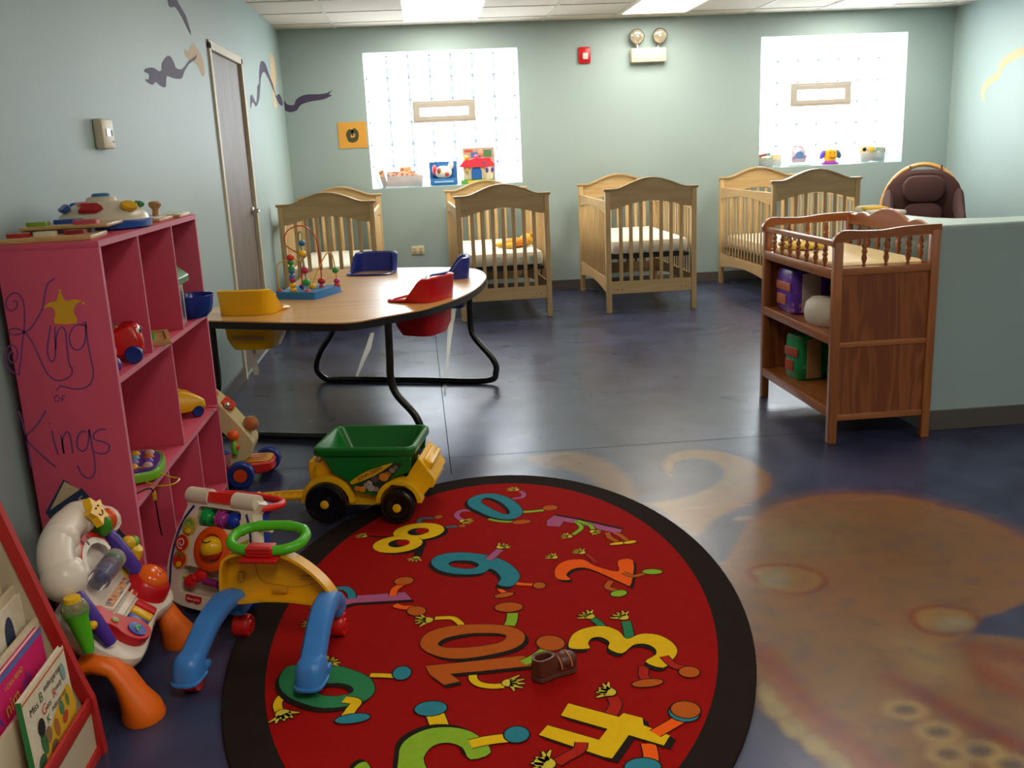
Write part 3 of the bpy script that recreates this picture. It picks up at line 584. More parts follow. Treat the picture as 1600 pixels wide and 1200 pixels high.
t = thing('folded_cloth', 'white and yellow cloth lying on top of the partition wall', 'cloth', (2.46, 5.02, .99), .2)
MB(mat('cloth_white', '#ded8c8', rough=.9)).box((0, -.05, .012), (.15, .16, .024), .01).build('white_fold', t); lab(MB(mat('cloth_yellow', '#dfb23c', rough=.9)).box((0, .04, .03), (.13, .07, .014), .006, rx=.1).build('yellow_fold', t), 'yellow fold'); MB(speckle('cloth_print', '#d9cfa6', ['#b9b07a', '#e6dfc0'], 40)).box((.01, .1, .02), (.14, .09, .04), .018).build('printed_fold', t)
# ================================================================ glider chair
t = thing('glider_chair', 'brown cushioned glider chair with a curved light wood frame in the far right corner', 'chair', (4.66, 8.62, 0), -.42)
GB = mat('brown_microfibre', '#452a28', rough=.95, bump=.3, bs=300, var=.12); GW = wood('glider_wood', '#dba55c', '#c98f48', 'X', 12)
b = MB(GW)
arch = [(-.34, .32), (-.37, .6), (-.33, .85), (-.2, 1.03), (0, 1.105), (.2, 1.03), (.33, .85), (.37, .6), (.34, .32)]
b.tube([(x, .34-.0+.10*(z-.3), z) for x, z in S2(arch, False, 5)], .021, flat=1); b.build('frame_arch', t)
for sx in (-1, 1):
    b = MB(GW); b.box((sx*.33, -.02, .56), (.07, .5, .025), .01); b.box((sx*.33, -.2, .4), (.03, .04, .32)); b.box((sx*.33, .05, .12), (.04, .6, .05), .01); b.box((sx*.33, .1, .3), (.03, .05, .35)); b.build('arm_frame', t)
b = MB(GW); b.box((0, .05, .3), (.62, .5, .03)); b.box((0, -.2, .1), (.62, .05, .04)); b.box((0, .3, .1), (.62, .05, .04)); b.build('seat_frame', t)
b = MB(GB); b.box((0, -.02, .40), (.54, .54, .15), .06); b.build('seat_cushion', t)
T = frame((0, .24, .44), (1, 0, 0), (0, .13, 1)); b = MB(GB, T)
def pil(cx, cy, w, h, th, z=0):
    b.rings([[(cx+q[0], cy+q[1], z+th*zz) for q in [(p_[0]*s, p_[1]*s) for p_ in rrect(w, h, min(w, h)*.42, 5)]] for s, zz in ((.82, -.4), (1, -.1), (1.0, .15), (.9, .38), (.6, .5))])
b.rings([[(q[0]*s, .29+q[1]*s, z) for q in rrect(.70, .66, .28, 6)] for s, z in ((.9, -.05), (1, -.02), (1, .02), (.9, .05))])
pil(0, .43, .38, .26, .15, .06); pil(0, .17, .36, .28, .13, .06); b.build('back_cushion', t)
for sx in (-1, 1):
    b = MB(GB); b.rings([[(sx*(.31+.04*math.cos(a)*r), y, .66+.03*0+z+.11*r*math.sin(a)) for a in [2*PI*i/14 for i in range(14)]] for y, r, z in ((.3, .9, .12), (.2, 1.3, .08), (.0, 1.1, -.02), (-.2, .8, -.06), (-.27, .6, -.06), (-.29, .3, -.06))]); b.build('arm_cushion', t)
for x in (-.12, .16): MB(GB).tube([(x, .30, 1.02), (x, .38, 1.09), (x, .44, 1.03)], .008).build('tie', t)
# ================================================================ pink bookcase
PK = mat('pink_paint', '#cf4c66', rough=.5, var=.07, vs=7, bump=.25, bs=40); PKE = mat('pink_edge', '#d0768a', rough=.6, var=.1, vs=30)
t = thing('bookcase', 'bright pink painted wooden bookcase with purple lettering and a crown on its side', 'bookcase', (-1.07, 3.44, 0))
bx0, bx1, by0, by1, th = -1.215, -.93, 2.83, 4.05, .019
ZS = (.012, .405, .80, 1.1955)
def board(nm, c, d, edge=None):
    b = MB(PK); b.box(c, d, .0015)
    if edge: b.m(PKE).box(*edge)
    return b.build(nm, t, True)
board('back_panel', (bx0+.004, (by0+by1)/2, .6), (.008, by1-by0-.002, 1.19))
sp = MB(PK); sp.box(((bx0+bx1)/2, by0+th/2, .6), (bx1-bx0, th, 1.196), .0015); sp.m(PKE).box((bx1+.0005, by0+th/2, .6), (.001, th*.96, 1.19))
sp.T = frame((0, by0-.0007, 0), (1, 0, 0), (0, 0, 1)); sp.m(mat('purple_marker', '#6e3a70', rough=.6))
def ink(P_, w=.0062): sp.ribbon(S2(P_, False, 5), w*.72, 0)
ink([(-1.188,1.055),(-1.178,1.056),(-1.177,1.043),(-1.187,1.032),(-1.198,1.029),(-1.208,1.040),(-1.205,1.060),(-1.192,1.075),(-1.175,1.079),(-1.164,1.068),(-1.159,1.046),(-1.163,1.007),(-1.171,0.969),(-1.182,0.930),(-1.191,0.891),(-1.201,0.860),(-1.205,0.841),(-1.224,0.852),(-1.237,0.878),(-1.234,0.906),(-1.221,0.925),(-1.206,0.927),(-1.199,0.909),(-1.206,0.884),(-1.220,0.877),(-1.226,0.893),(-1.217,0.909),(-1.209,0.900)])
ink([(-1.062,1.114),(-1.082,1.102),(-1.094,1.079),(-1.102,1.054),(-1.111,1.028),(-1.129,1.002),(-1.151,0.975),(-1.172,0.964),(-1.195,0.958),(-1.211,0.962),(-1.211,0.973),(-1.192,0.977),(-1.172,0.966),(-1.154,0.936),(-1.140,0.884),(-1.126,0.839),(-1.105,0.817),(-1.078,0.818),(-1.057,0.833),(-1.054,0.854)])
ink([(-1.095,0.980),(-1.105,0.945),(-1.115,0.910),(-1.114,0.882),(-1.107,0.873),(-1.097,0.885),(-1.091,0.917),(-1.088,0.948),(-1.083,0.975)]); ink([(-1.091,0.909),(-1.084,0.944),(-1.073,0.967),(-1.062,0.972),(-1.056,0.958),(-1.058,0.926),(-1.060,0.883),(-1.059,0.859),(-1.054,0.850)])
ink([(-1.000,0.974),(-1.019,0.977),(-1.037,0.965),(-1.048,0.942),(-1.046,0.915),(-1.031,0.903),(-1.013,0.913),(-1.003,0.939),(-0.996,0.978),(-0.998,0.943),(-0.998,0.903),(-0.996,0.863),(-0.996,0.831),(-1.007,0.803),(-1.029,0.788),(-1.060,0.788),(-1.089,0.798),(-1.099,0.795),(-1.108,0.786)]); ink([(-1.007,0.977),(-0.998,0.985),(-0.994,0.979),(-1.001,0.973)], .004)
ink([(-1.110,0.772),(-1.117,0.766),(-1.116,0.754),(-1.109,0.752),(-1.103,0.761),(-1.107,0.771),(-1.112,0.770)], .004); ink([(-1.097,0.750),(-1.096,0.767)], .004); ink([(-1.096,0.768),(-1.084,0.771)], .004); ink([(-1.097,0.759),(-1.089,0.761)], .004)
ink([(-1.224,0.732),(-1.219,0.699),(-1.216,0.650),(-1.215,0.600),(-1.216,0.556)], .0075); ink([(-1.147,0.729),(-1.167,0.700),(-1.192,0.673),(-1.217,0.651),(-1.207,0.628),(-1.185,0.597),(-1.162,0.569),(-1.145,0.551)], .0075)
ink([(-1.140,0.665),(-1.138,0.627),(-1.133,0.589)], .0075); ink([(-1.116,0.652),(-1.116,0.626),(-1.116,0.591),(-1.115,0.630),(-1.100,0.658),(-1.091,0.649),(-1.090,0.620),(-1.090,0.589)], .007); ink([(-1.144,0.690),(-1.142,0.685)], .006)
ink([(-1.041,0.655),(-1.057,0.655),(-1.071,0.635),(-1.074,0.608),(-1.061,0.595),(-1.046,0.608),(-1.036,0.641),(-1.033,0.661),(-1.032,0.628),(-1.031,0.582),(-1.032,0.544),(-1.042,0.515),(-1.058,0.509),(-1.074,0.523),(-1.083,0.552)], .007)
ink([(-0.984,0.658),(-1.004,0.658),(-1.022,0.645),(-1.021,0.629),(-0.996,0.619),(-0.982,0.606),(-0.990,0.587),(-1.009,0.583),(-1.028,0.591)], .007)
sp.m(mat('crown_yellow', '#d9a016', rough=.55)).flat(S2([(-1.106,1.031),(-1.087,1.047),(-1.068,1.049),(-1.061,1.065),(-1.054,1.077),(-1.049,1.064),(-1.042,1.048),(-1.017,1.052),(-0.999,1.046),(-1.017,1.035),(-1.025,1.013),(-1.019,0.983),(-1.082,0.984),(-1.077,1.009),(-1.078,1.027),(-1.089,1.034)], True, 2), z=.0002)
sp.flat(ell(*[(-1.054,1.079)][0], .0045, .0045), z=.0002); sp.flat(ell(*[(-0.994,1.039)][0], .0045, .0045), z=.0002)
sp.m(mat('bible_blue', '#23344e', rough=.6)).flat([(-1.130,0.511),(-1.198,0.410),(-1.175,0.366),(-1.078,0.376),(-1.020,0.279),(-0.974,0.315),(-1.082,0.481),(-1.088,0.475)], z=.0001)
sp.m(mat('bible_page', '#c2a886', rough=.7)).flat([(-1.128,0.504),(-1.087,0.476),(-1.183,0.417)], z=.0003)
bl0, bl1 = [(-1.161,0.390),(-1.067,0.448)]; an = math.atan2(bl1[1]-bl0[1], bl1[0]-bl0[0])
sp.m(mat('bible_letters', '#b7a98a', rough=.7)).text('BIBLE', .04, T3((bl0[0]+bl1[0])/2, (bl0[1]+bl1[1])/2, .0006, rz=an), .0002)
sp.build('side_panel', t, True, recalc=False)
board('side_panel', ((bx0+bx1)/2, by1-th/2, .6), (bx1-bx0, th, 1.196), ((bx1+.0005, by1-th/2, .6), (.001, th*.96, 1.19)))
board('top', ((bx0+bx1)/2, (by0+by1)/2, 1.2055), (bx1-bx0+.002, by1-by0+.002, th), ((bx1+.0015, (by0+by1)/2, 1.2055), (.001, by1-by0, th*.96)))
for z in (.05, .405, .80): board('shelf', ((bx0+bx1)/2+.004, (by0+by1)/2, z), (bx1-bx0-.01, by1-by0-2*th, th), ((bx1-.0005, (by0+by1)/2, z), (.001, by1-by0-2*th, th*.96)))
for ys, z0, z1 in (((3.22, 3.65), .8095, 1.196), ((3.45,), .4145, .7905), ((3.205, 3.65), .06, .3955)):
    for y in ys: board('divider', ((bx0+bx1)/2+.004, y, (z0+z1)/2), (bx1-bx0-.01, .012, z1-z0), ((bx1-.0003, y, (z0+z1)/2), (.001, .0115, z1-z0)))
# ================================================================ slanted book rack
RK = mat('speckled_laminate', '#bfae92', rough=.6, vs=400, var=.18); RKR = mat('red_tape', '#b3211f', rough=.45); RKW = mat('rack_white', '#c7b696', rough=.55)
t = thing('book_rack', 'low white slanted book display rack edged in red at the bottom left', 'book rack', (-1.05, 1.7, 0))
TX = lambda y: frame((0, y, 0), (1, 0, 0), (0, 0, 1))
prof = [(-1.235, 0), (-.878, 0), (-.886, .15), (-.905, .21), (-1.024, .664), (-1.055, .80), (-1.235, .80)]
for y in (2.187, 1.135):
    b = MB(RK, TX(y)); b.prism(prof, .018, 0); b.m(RKR)
    e = [(-.878, 0), (-.886, .15), (-.905, .21), (-1.024, .664), (-1.055, .80)]
    for (ax, az), (cx, cz) in zip(e[:-1], e[1:]):
        v = Vector((cx-ax, cz-az)).normalized(); n = Vector((v.y, -v.x)); b.prism([(ax-n.x*.024, az-n.y*.024), (ax+n.x*.004, az+n.y*.004), (cx+n.x*.004, cz+n.y*.004), (cx-n.x*.024, cz-n.y*.024)], .0225, -.002)
    b.build('side_panel', t, True)
TIERS = [(-.893, .155, .125, -.938), (-.945, .275, .175, -.978), (-.983, .385, .285, -1.016), (-1.022, .47, .37, -1.06)]
for k, (x, top, shz, xb) in enumerate(TIERS):
    b = MB(RKW); b.box(((x+xb)/2, 1.66, shz-.005), (x-xb, 1.03, .01)); b.build('shelf', t, True)
    b = MB(RKR if k == 0 else RKW); b.box((x, 1.66, (top+shz)/2-(0 if k == 0 else .03)), (.010, 1.03, top-shz+(.01 if k == 0 else .06)), .003); lab(b.build('lip', t, True), 'red lip' if k == 0 else 'white front board')
b = MB(RKW); b.box((-1.065, 1.66, .5), (.01, 1.03, .55)); b.build('back_board', t, True)
b = MB(RK); b.box((-.897, 1.66, .063), (.012, 1.03, .125)); b.build('kick_panel', t, True)
b = MB(RKR); b.box((-.889, 1.66, .012), (.012, 1.03, .024)); lab(b.build('base_trim', t, True), 'red base trim')

# ================================================================ oval number rug
def rug():
    RR = mat('rug_red', '#940f0a', rough=.95, bump=.9, bs=350, var=.12, vs=30, spec=.08); RB = mat('rug_black', '#241c18', rough=.95, bump=.9, bs=350, var=.15, vs=30, spec=.08)
    cm_ = lambda n, c: mat('rug_'+n, c, rough=.95, bump=.9, bs=350, var=.12, vs=40, spec=.08)
    K, TE, YE, PU, OR, BR, GN, LI, GB_, RD, HA, SK = RB, cm_('teal', '#2f7d8c'), cm_('yellow', '#e0b416'), cm_('mauve', '#a8577e'), cm_('orange', '#ec5c14'), cm_('rust', '#b4561a'), cm_('green', '#2f7a4e'), cm_('lime', '#86ac2c'), cm_('slate', '#4a6670'), cm_('brick', '#a82418'), cm_('glove', '#cdb83e'), cm_('brown', '#a85a24')
    C0 = (.138, 2.765); ANG = math.radians(84.2); b = MB(RB)
    oe = ell(*C0, 1.246, .781, ANG, 96)
    b.rings([[(x, y, 0) for x, y in oe], [(x, y, .009) for x, y in oe], [(x, y, .012) for x, y in ell(*C0, 1.242, .777, ANG, 96)]])
    Z = [.0124]
    b.m(RR).flat(ell(.144, 2.767, 1.13, .672, ANG, 96), z=Z[0])
    def lay(): Z[0] += .000012; return Z[0]
    def shape(c, o, holes=(), sh=None, sm=3):
        o = S2(o, True, sm) if sm > 1 else o; holes = [S2(h, True, sm) if sm > 1 else h for h in holes]
        if sh:
            sh = (sh[0]*.7, sh[1]*.6)
            b.m(K); b.flat([(x+sh[0], y+sh[1]) for x, y in o], [[(x+sh[0], y+sh[1]) for x, y in h] for h in holes], z=lay()); b.flat([(x+sh[0]*.5, y+sh[1]*.5) for x, y in o], [[(x+sh[0]*.5, y+sh[1]*.5) for x, y in h] for h in holes], z=lay())
        b.m(K)
        for l in [o]+holes: b.ribbon(l, .005, lay(), True)
        b.m(c).flat(o, holes, z=lay())
    def limb(c, pts, w=.028):
        w *= .58; q = S2(pts, False, 5); b.m(K).ribbon(q, w+.006, lay()); b.m(c).ribbon(q, w, lay())
    def shoe(c, ctr, rx, ry, a=0, n=18):
        rx *= .56; ry *= .6; b.m(K).flat(ell(*ctr, rx+.004, ry+.004, a, n), z=lay()); b.m(c).flat(ell(*ctr, rx, ry, a, n), z=lay())
    def hand(ctr, tip, s=1.0):
        s *= .62; v = Vector(tip)-Vector(ctr); L = min(max(v.length, .03), .055); v.normalize(); w = Vector((-v.y, v.x)); c = Vector(ctr)
        b.m(K)
        z = lay(); b.flat(ell(*ctr, .024*s+.003, .02*s+.003, math.atan2(v.y, v.x), 14), z=z)
        F = [(c+w*k*.013*s, c+v*L*f+w*k*.03*s) for k, f in ((-1.1, .85), (-.35, 1.0), (.4, 1.0), (1.2, .75))]+[(c-w*.01, c-w*.045*s+v*.012)]
        for a, e in F: b.ribbon([a, a*.5+e*.5, e], [.015*s, .014*s, .009*s], z)
        z = lay(); b.m(HA).flat(ell(*ctr, .024*s, .02*s, math.atan2(v.y, v.x), 14), z=z)
        for a, e in F: b.ribbon([a, a*.5+e*.5, e-v*.003], [.010*s, .009*s, .004*s], z)
    # 0 at the top
    (a0, a1) = [(0.137,3.602),(0.074,3.511)]; limb(PU, [(0.130,3.598),(0.089,3.607),(0.066,3.596),(0.054,3.556),(0.071,3.507)], .04); hand(*[(0.080,3.495),(0.119,3.482)], 1.2)
    limb(PU, [(0.292,3.698),(0.329,3.705),(0.343,3.740),(0.331,3.781)], .035); hand(*[(0.313,3.803),(0.278,3.823)], 1.1)
    limb(LI, [(0.317,3.542),(0.356,3.540),(0.401,3.544)], .035); shoe(RUST(BR), [(0.430,3.565)][0], .055, .045, .2)
    shape(TE, [(0.106,3.711),(0.135,3.758),(0.182,3.779),(0.240,3.758),(0.288,3.687),(0.315,3.594),(0.313,3.524),(0.283,3.482),(0.238,3.478),(0.183,3.523),(0.136,3.595),(0.108,3.651)], [[(0.162,3.707),(0.185,3.732),(0.215,3.710),(0.249,3.644),(0.266,3.568),(0.263,3.534),(0.247,3.530),(0.219,3.564),(0.183,3.628),(0.162,3.677)]], (-.02, -.03))
    limb(LI, [(0.176,3.495),(0.217,3.464),(0.268,3.446)], .03); shoe(BR, [(0.301,3.439)][0], .065, .035, .05)
    # 8
    limb(K, [(-0.198,3.385),(-0.252,3.402),(-0.289,3.415)], .012); hand(*[(-0.306,3.419),(-0.336,3.437)], 1)
    limb(GB_, [(-0.094,3.505),(-0.092,3.545),(-0.073,3.553),(-0.037,3.546)], .032); shoe(BR, [(-0.018,3.556)][0], .032, .03)
    limb(GB_, [(-0.008,3.424),(0.015,3.444),(0.059,3.442)], .032); shoe(BR, [(0.071,3.444)][0], .028, .022)
    limb(K, [(-0.087,3.332),(-0.092,3.262),(-0.101,3.191)], .045); hand(*[(-0.106,3.175),(-0.114,3.143)], 1.1)
    c8, d8 = [(-0.096,3.423),(-0.174,3.315)]; sh = (.022, -.03)
    shape(YE, ell(*c8, .098, .083, .1, 26), [], sh, 1); shape(YE, ell(*d8, .092, .078, .1, 26), [], sh, 1); b.m(YE).flat(ell((c8[0]+d8[0])/2, (c8[1]+d8[1])/2, .05, .04, .6, 16), z=lay())
    for c, w_ in (([(-0.100,3.421)][0], .036), ([(-0.172,3.322)][0], .034)):
        b.m(K).flat(ell(*c, w_+.004, .036, .3, 18), z=lay()); b.m(RR).flat(ell(c[0]+.018, c[1]+.004, w_*.72, .03, .3, 18), z=lay())
    # 1
    shape(PU, [(0.392,3.380),(0.401,3.434),(0.436,3.478),(0.514,3.421),(0.666,3.286),(0.645,3.247),(0.528,3.360),(0.463,3.411),(0.440,3.361)], (), (.012, .02), 1)
    limb(LI, [(0.507,3.404),(0.519,3.335),(0.477,3.276)], .03); hand(*[(0.457,3.264),(0.428,3.274)], 1.1); limb(LI, [(0.517,3.407),(0.552,3.358),(0.560,3.312)], .03); hand(*[(0.558,3.288),(0.583,3.272)], 1.1)
    limb(BR, [(0.606,3.269),(0.606,3.223),(0.625,3.182)], .035); shoe(YE, [(0.626,3.164)][0], .06, .018, .1); limb(BR, [(0.632,3.260),(0.649,3.230),(0.662,3.184)], .035); shoe(YE, [(0.670,3.167)][0], .045, .02, .2)
    # 9
    limb(OR, [(0.216,2.945),(0.233,2.904),(0.288,2.885)], .034); shoe(BR, [(0.302,2.877)][0], .036, .04); limb(OR, [(0.167,2.898),(0.176,2.860),(0.190,2.836)], .03); shoe(BR, [(0.181,2.828)][0], .058, .026, .25)
    shape(TE, [(-0.052,3.125),(-0.033,3.176),(0.021,3.197),(0.089,3.183),(0.156,3.145),(0.204,3.092),(0.232,3.033),(0.246,2.969),(0.234,2.921),(0.206,2.887),(0.167,2.909),(0.181,2.951),(0.174,2.997),(0.151,3.038),(0.129,3.011),(0.087,3.004),(0.022,3.021),(-0.028,3.062)], [[(0.009,3.108),(0.034,3.127),(0.086,3.115),(0.113,3.082),(0.105,3.057),(0.078,3.049),(0.036,3.065),(0.015,3.085)]], (-.014, -.035))
    limb(PU, [(0.150,3.113),(0.175,3.154),(0.197,3.192)], .05); hand(*[(0.204,3.217),(0.227,3.239)], 1.3)
    # 2
    limb(BR, [(0.540,2.866),(0.519,2.823),(0.542,2.796)], .035); shoe(LI, [(0.547,2.773)][0], .05, .035, .35)
    limb(RD, [(0.518,3.016),(0.508,3.059),(0.497,3.093)], .03); hand(*[(0.481,3.113),(0.456,3.140)], 1.1); hand(*[(0.378,3.091),(0.354,3.110)], 1.1)
    shape(OR, [(0.368,2.913),(0.366,2.971),(0.389,3.027),(0.431,3.055),(0.480,3.046),(0.509,2.991),(0.578,2.931),(0.594,3.016),(0.646,3.008),(0.600,2.832),(0.577,2.840),(0.509,2.944),(0.469,2.985),(0.428,2.979),(0.401,2.939),(0.409,2.901)], (), (.008, -.03), 3)
    limb(BR, [(0.593,2.922),(0.619,2.888),(0.659,2.900)], .03); shoe(LI, [(0.690,2.910)][0], .06, .032, -.2)
    # 7 half hidden by the walker
    limb(PU, [(-0.431,2.856),(-0.422,2.804),(-0.428,2.756)], .05); hand(*[(-0.431,2.746),(-0.458,2.754)], 1.2)
    shape(PU, [(-0.443,2.859),(-0.317,2.911),(-0.140,2.907),(-0.118,2.850),(-0.306,2.860),(-0.393,2.824)], (), (.012, -.028), 1)
    limb(TE, [(-0.376,2.976),(-0.342,2.974),(-0.319,2.933),(-0.314,2.892)], .045); limb(OR, [(-0.180,2.889),(-0.176,2.934),(-0.154,2.967)], .042); shoe(BR, [(-0.146,2.994)][0], .058, .05, -.1); limb(OR, [(-0.173,2.822),(-0.147,2.800),(-0.115,2.794)], .042); shoe(BR, [(-0.103,2.768)][0], .05, .055, .5)
    # 10
    limb(YE, [(0.036,2.646),(0.026,2.674),(0.005,2.702),(-0.045,2.708)], .035); hand(*[(-0.073,2.700),(-0.110,2.695)], 1.5)
    limb(LI, [(0.179,2.622),(0.189,2.653),(0.196,2.699)], .058); shoe(BR, [(0.188,2.741)][0], .08, .052, -.15)
    shape(BR, [(-0.091,2.565),(-0.078,2.606),(-0.048,2.634),(0.003,2.650),(0.091,2.645),(0.163,2.625),(0.203,2.593),(0.218,2.554),(0.209,2.513),(0.178,2.483),(0.128,2.465),(0.045,2.452),(-0.017,2.463),(-0.064,2.498),(-0.086,2.532)], [[(-0.039,2.552),(-0.014,2.579),(0.052,2.594),(0.123,2.585),(0.158,2.570),(0.164,2.556),(0.149,2.529),(0.111,2.516),(0.047,2.511),(-0.008,2.519),(-0.032,2.532)]], (.014, -.03))
    limb(YE, [(0.054,2.370),(0.054,2.336),(0.070,2.309),(0.102,2.294),(0.134,2.292)], .04); hand(*[(0.151,2.304),(0.194,2.303)], 1.5)
    shape(BR, [(-0.077,2.429),(0.044,2.432),(0.198,2.438),(0.226,2.414),(0.217,2.380),(0.074,2.376),(-0.009,2.376),(0.017,2.333),(-0.027,2.322),(-0.064,2.380)], (), (.008, -.028), 1)
    limb(LI, [(0.197,2.400),(0.230,2.420),(0.270,2.461)], .055); shoe(BR, [(0.288,2.496)][0], .07, .075, .5)
    # 3
    limb(GN, [(0.458,2.545),(0.448,2.590),(0.436,2.618)], .04); hand(*[(0.425,2.639),(0.401,2.661)], 1.4); limb(GN, [(0.519,2.475),(0.526,2.533),(0.531,2.586)], .048); hand(*[(0.526,2.615),(0.505,2.643)], 1.4)
    limb(RD, [(0.526,2.324),(0.514,2.281),(0.520,2.249)], .045); shoe(BR, [(0.516,2.241)][0], .075, .03, .05)
    shape(YE, [(0.341,2.455),(0.342,2.492),(0.364,2.539),(0.406,2.566),(0.459,2.568),(0.496,2.531),(0.511,2.480),(0.556,2.502),(0.604,2.489),(0.634,2.441),(0.637,2.391),(0.615,2.350),(0.575,2.309),(0.535,2.348),(0.572,2.379),(0.578,2.415),(0.557,2.444),(0.521,2.443),(0.480,2.403),(0.448,2.436),(0.458,2.471),(0.439,2.504),(0.411,2.503),(0.395,2.475),(0.393,2.446)], (), (-.014, -.03), 3)
    limb(RD, [(0.592,2.368),(0.607,2.316),(0.635,2.295)], .04); shoe(BR, [(0.640,2.276)][0], .05, .045, .2)
    # 4
    limb(RD, [(0.391,2.114),(0.412,2.155),(0.411,2.190)], .055); hand(*[(0.402,2.217),(0.375,2.231)], 1.6)
    limb(OR, [(0.456,1.980),(0.452,1.937),(0.443,1.901)], .06); shoe(TE, [(0.423,1.895)][0], .075, .055)
    shape(YE, [(0.292,2.180),(0.409,2.099),(0.424,2.114),(0.466,2.086),(0.462,2.055),(0.515,2.003),(0.491,1.967),(0.417,2.021),(0.359,1.937),(0.340,1.947),(0.200,2.056),(0.226,2.093),(0.342,2.013),(0.371,2.054),(0.265,2.129)], (), (.016, -.03), 1)
    limb(OR, [(0.481,2.016),(0.526,2.045),(0.564,2.070)], .055); shoe(TE, [(0.575,2.092)][0], .068, .066, .2); shoe(BR, [(0.582,2.104)][0], .066, .062, .2)
    limb(RD, [(0.298,2.010),(0.288,1.982),(0.248,1.955),(0.228,1.939)], .05); hand(*[(0.200,1.944),(0.173,1.962)], 1.8)
    # green 0
    hand(*[(-0.354,2.497),(-0.337,2.510)], 1.4); limb(YE, [(-0.230,2.405),(-0.198,2.399),(-0.158,2.388)], .035); shoe(TE, [(-0.142,2.402)][0], .045, .058)
    limb(YE, [(-0.434,2.355),(-0.463,2.334),(-0.469,2.299),(-0.460,2.267)], .04); hand(*[(-0.447,2.250),(-0.429,2.222)], 1.6)
    shape(GN, [(-0.482,2.417),(-0.480,2.461),(-0.465,2.492),(-0.417,2.494),(-0.360,2.481),(-0.303,2.458),(-0.238,2.401),(-0.216,2.350),(-0.220,2.300),(-0.263,2.266),(-0.346,2.262),(-0.422,2.309),(-0.465,2.362)], [[(-0.367,2.345),(-0.356,2.377),(-0.317,2.379),(-0.283,2.361),(-0.271,2.334),(-0.286,2.316),(-0.325,2.315),(-0.352,2.324)]], (-.012, -.03))
    limb(YE, [(-0.294,2.294),(-0.261,2.277),(-0.271,2.244),(-0.282,2.212)], .05); shoe(TE, [(-0.265,2.201)][0], .08, .034, .05)
    # lime figure at the bottom
    limb(YE, [(-0.043,2.131),(-0.049,2.164),(-0.056,2.198)], .08); shoe(TE, [(-0.064,2.214)][0], .075, .055, -.1)
    shape(LI, [(-0.143,2.016),(-0.137,2.067),(-0.108,2.105),(-0.059,2.126),(0.003,2.116),(0.050,2.077),(0.078,2.005),(0.027,1.985),(0.011,2.033),(-0.023,2.059),(-0.060,2.052),(-0.084,2.007),(-0.078,1.946),(-0.140,1.929)], (), (-.016, .025), 3)
    shape(LI, [(-0.254,1.946),(-0.246,1.999),(-0.224,2.015),(-0.211,1.994),(-0.197,1.937)], (), (-.012, .02), 3)
    limb(YE, [(0.030,2.044),(0.072,2.053),(0.130,2.056)], .06); shoe(TE, [(0.146,2.066)][0], .055, .055)
    b.bm.transform(Matrix.Translation((-C0[0], -C0[1], 0)))
    o = b.build('rug', recalc=False, ang=30); o.location = (C0[0], C0[1], .0005)
    tag(o, 'oval red number rug with a wide black border on the floor', 'rug')
RUST = lambda m: m
rug()
# ================================================================ child's shoe on the rug
t = thing('shoe', 'small brown leather toddler shoe lying on the red rug', 'shoe', (.275, 2.325, .0165), .42)
LE = mat('brown_leather', '#5a2c1e', rough=.4, bump=.3, bs=120); LT = mat('tan_leather', '#a8683c', rough=.5)
b = MB(mat('rubber_sole', '#5a3428', rough=.6)); sole = S2([(-.065, 0), (-.055, .024), (-.01, .023), (.035, .03), (.066, .014), (.07, -.006), (.05, -.028), (0, -.022), (-.05, -.024)]); b.prism(sole, .012); b.build('sole', t, bevel=.003)
b = MB(LE)
b.rings([[(x*s+ox, y*s, z) for x, y in sole] for s, z, ox in ((.98, .010, 0), (1.0, .02, 0), (.97, .034, -.001))], cap0=False, cap1=False)
def upper(z, w): return [(x, y*w) for x, y in [(-.062, 0), (-.05, .022), (-.01, .02), (.0, 0), (-.01, -.02), (-.05, -.022)]]
b.rings([[(q[0], q[1], z) for q in S2(pts, True, 3)] for z, pts in ((.03, [(-.064, 0), (-.052, .023), (-.01, .023), (.03, .02), (.03, -.02), (-.01, -.023), (-.052, -.023)]), (.055, [(-.066, 0), (-.052, .021), (-.015, .021), (.01, .01), (.01, -.01), (-.015, -.021), (-.052, -.021)]), (.064, [(-.066, 0), (-.052, .022), (-.02, .021), (-.002, .01), (-.002, -.01), (-.02, -.021), (-.052, -.022)]), (.062, [(-.058, 0), (-.048, .015), (-.02, .014), (-.008, .006), (-.008, -.006), (-.02, -.014), (-.048, -.015)]), (.03, [(-.056, 0), (-.046, .014), (-.02, .013), (-.01, .006), (-.01, -.006), (-.02, -.013), (-.046, -.014)]))], cap0=False)
b.build('upper', t); MB(LE).ball((.036, 0, .032), (.036, .029, .024)).build('toe_cap', t)
b = MB(LT)
for x in (.008, .04): b.tube([(x, .03*math.cos(a), .026+.028*math.sin(a)) for a in [PI*k/10 for k in range(11)]], .0055, flat=.5)
lab(b.build('strap', t), 'tan leather straps'); MB(mat('red_lining', '#8e1420', rough=.8)).box((-.034, 0, .033), (.045, .022, .004)).build('lining', t)

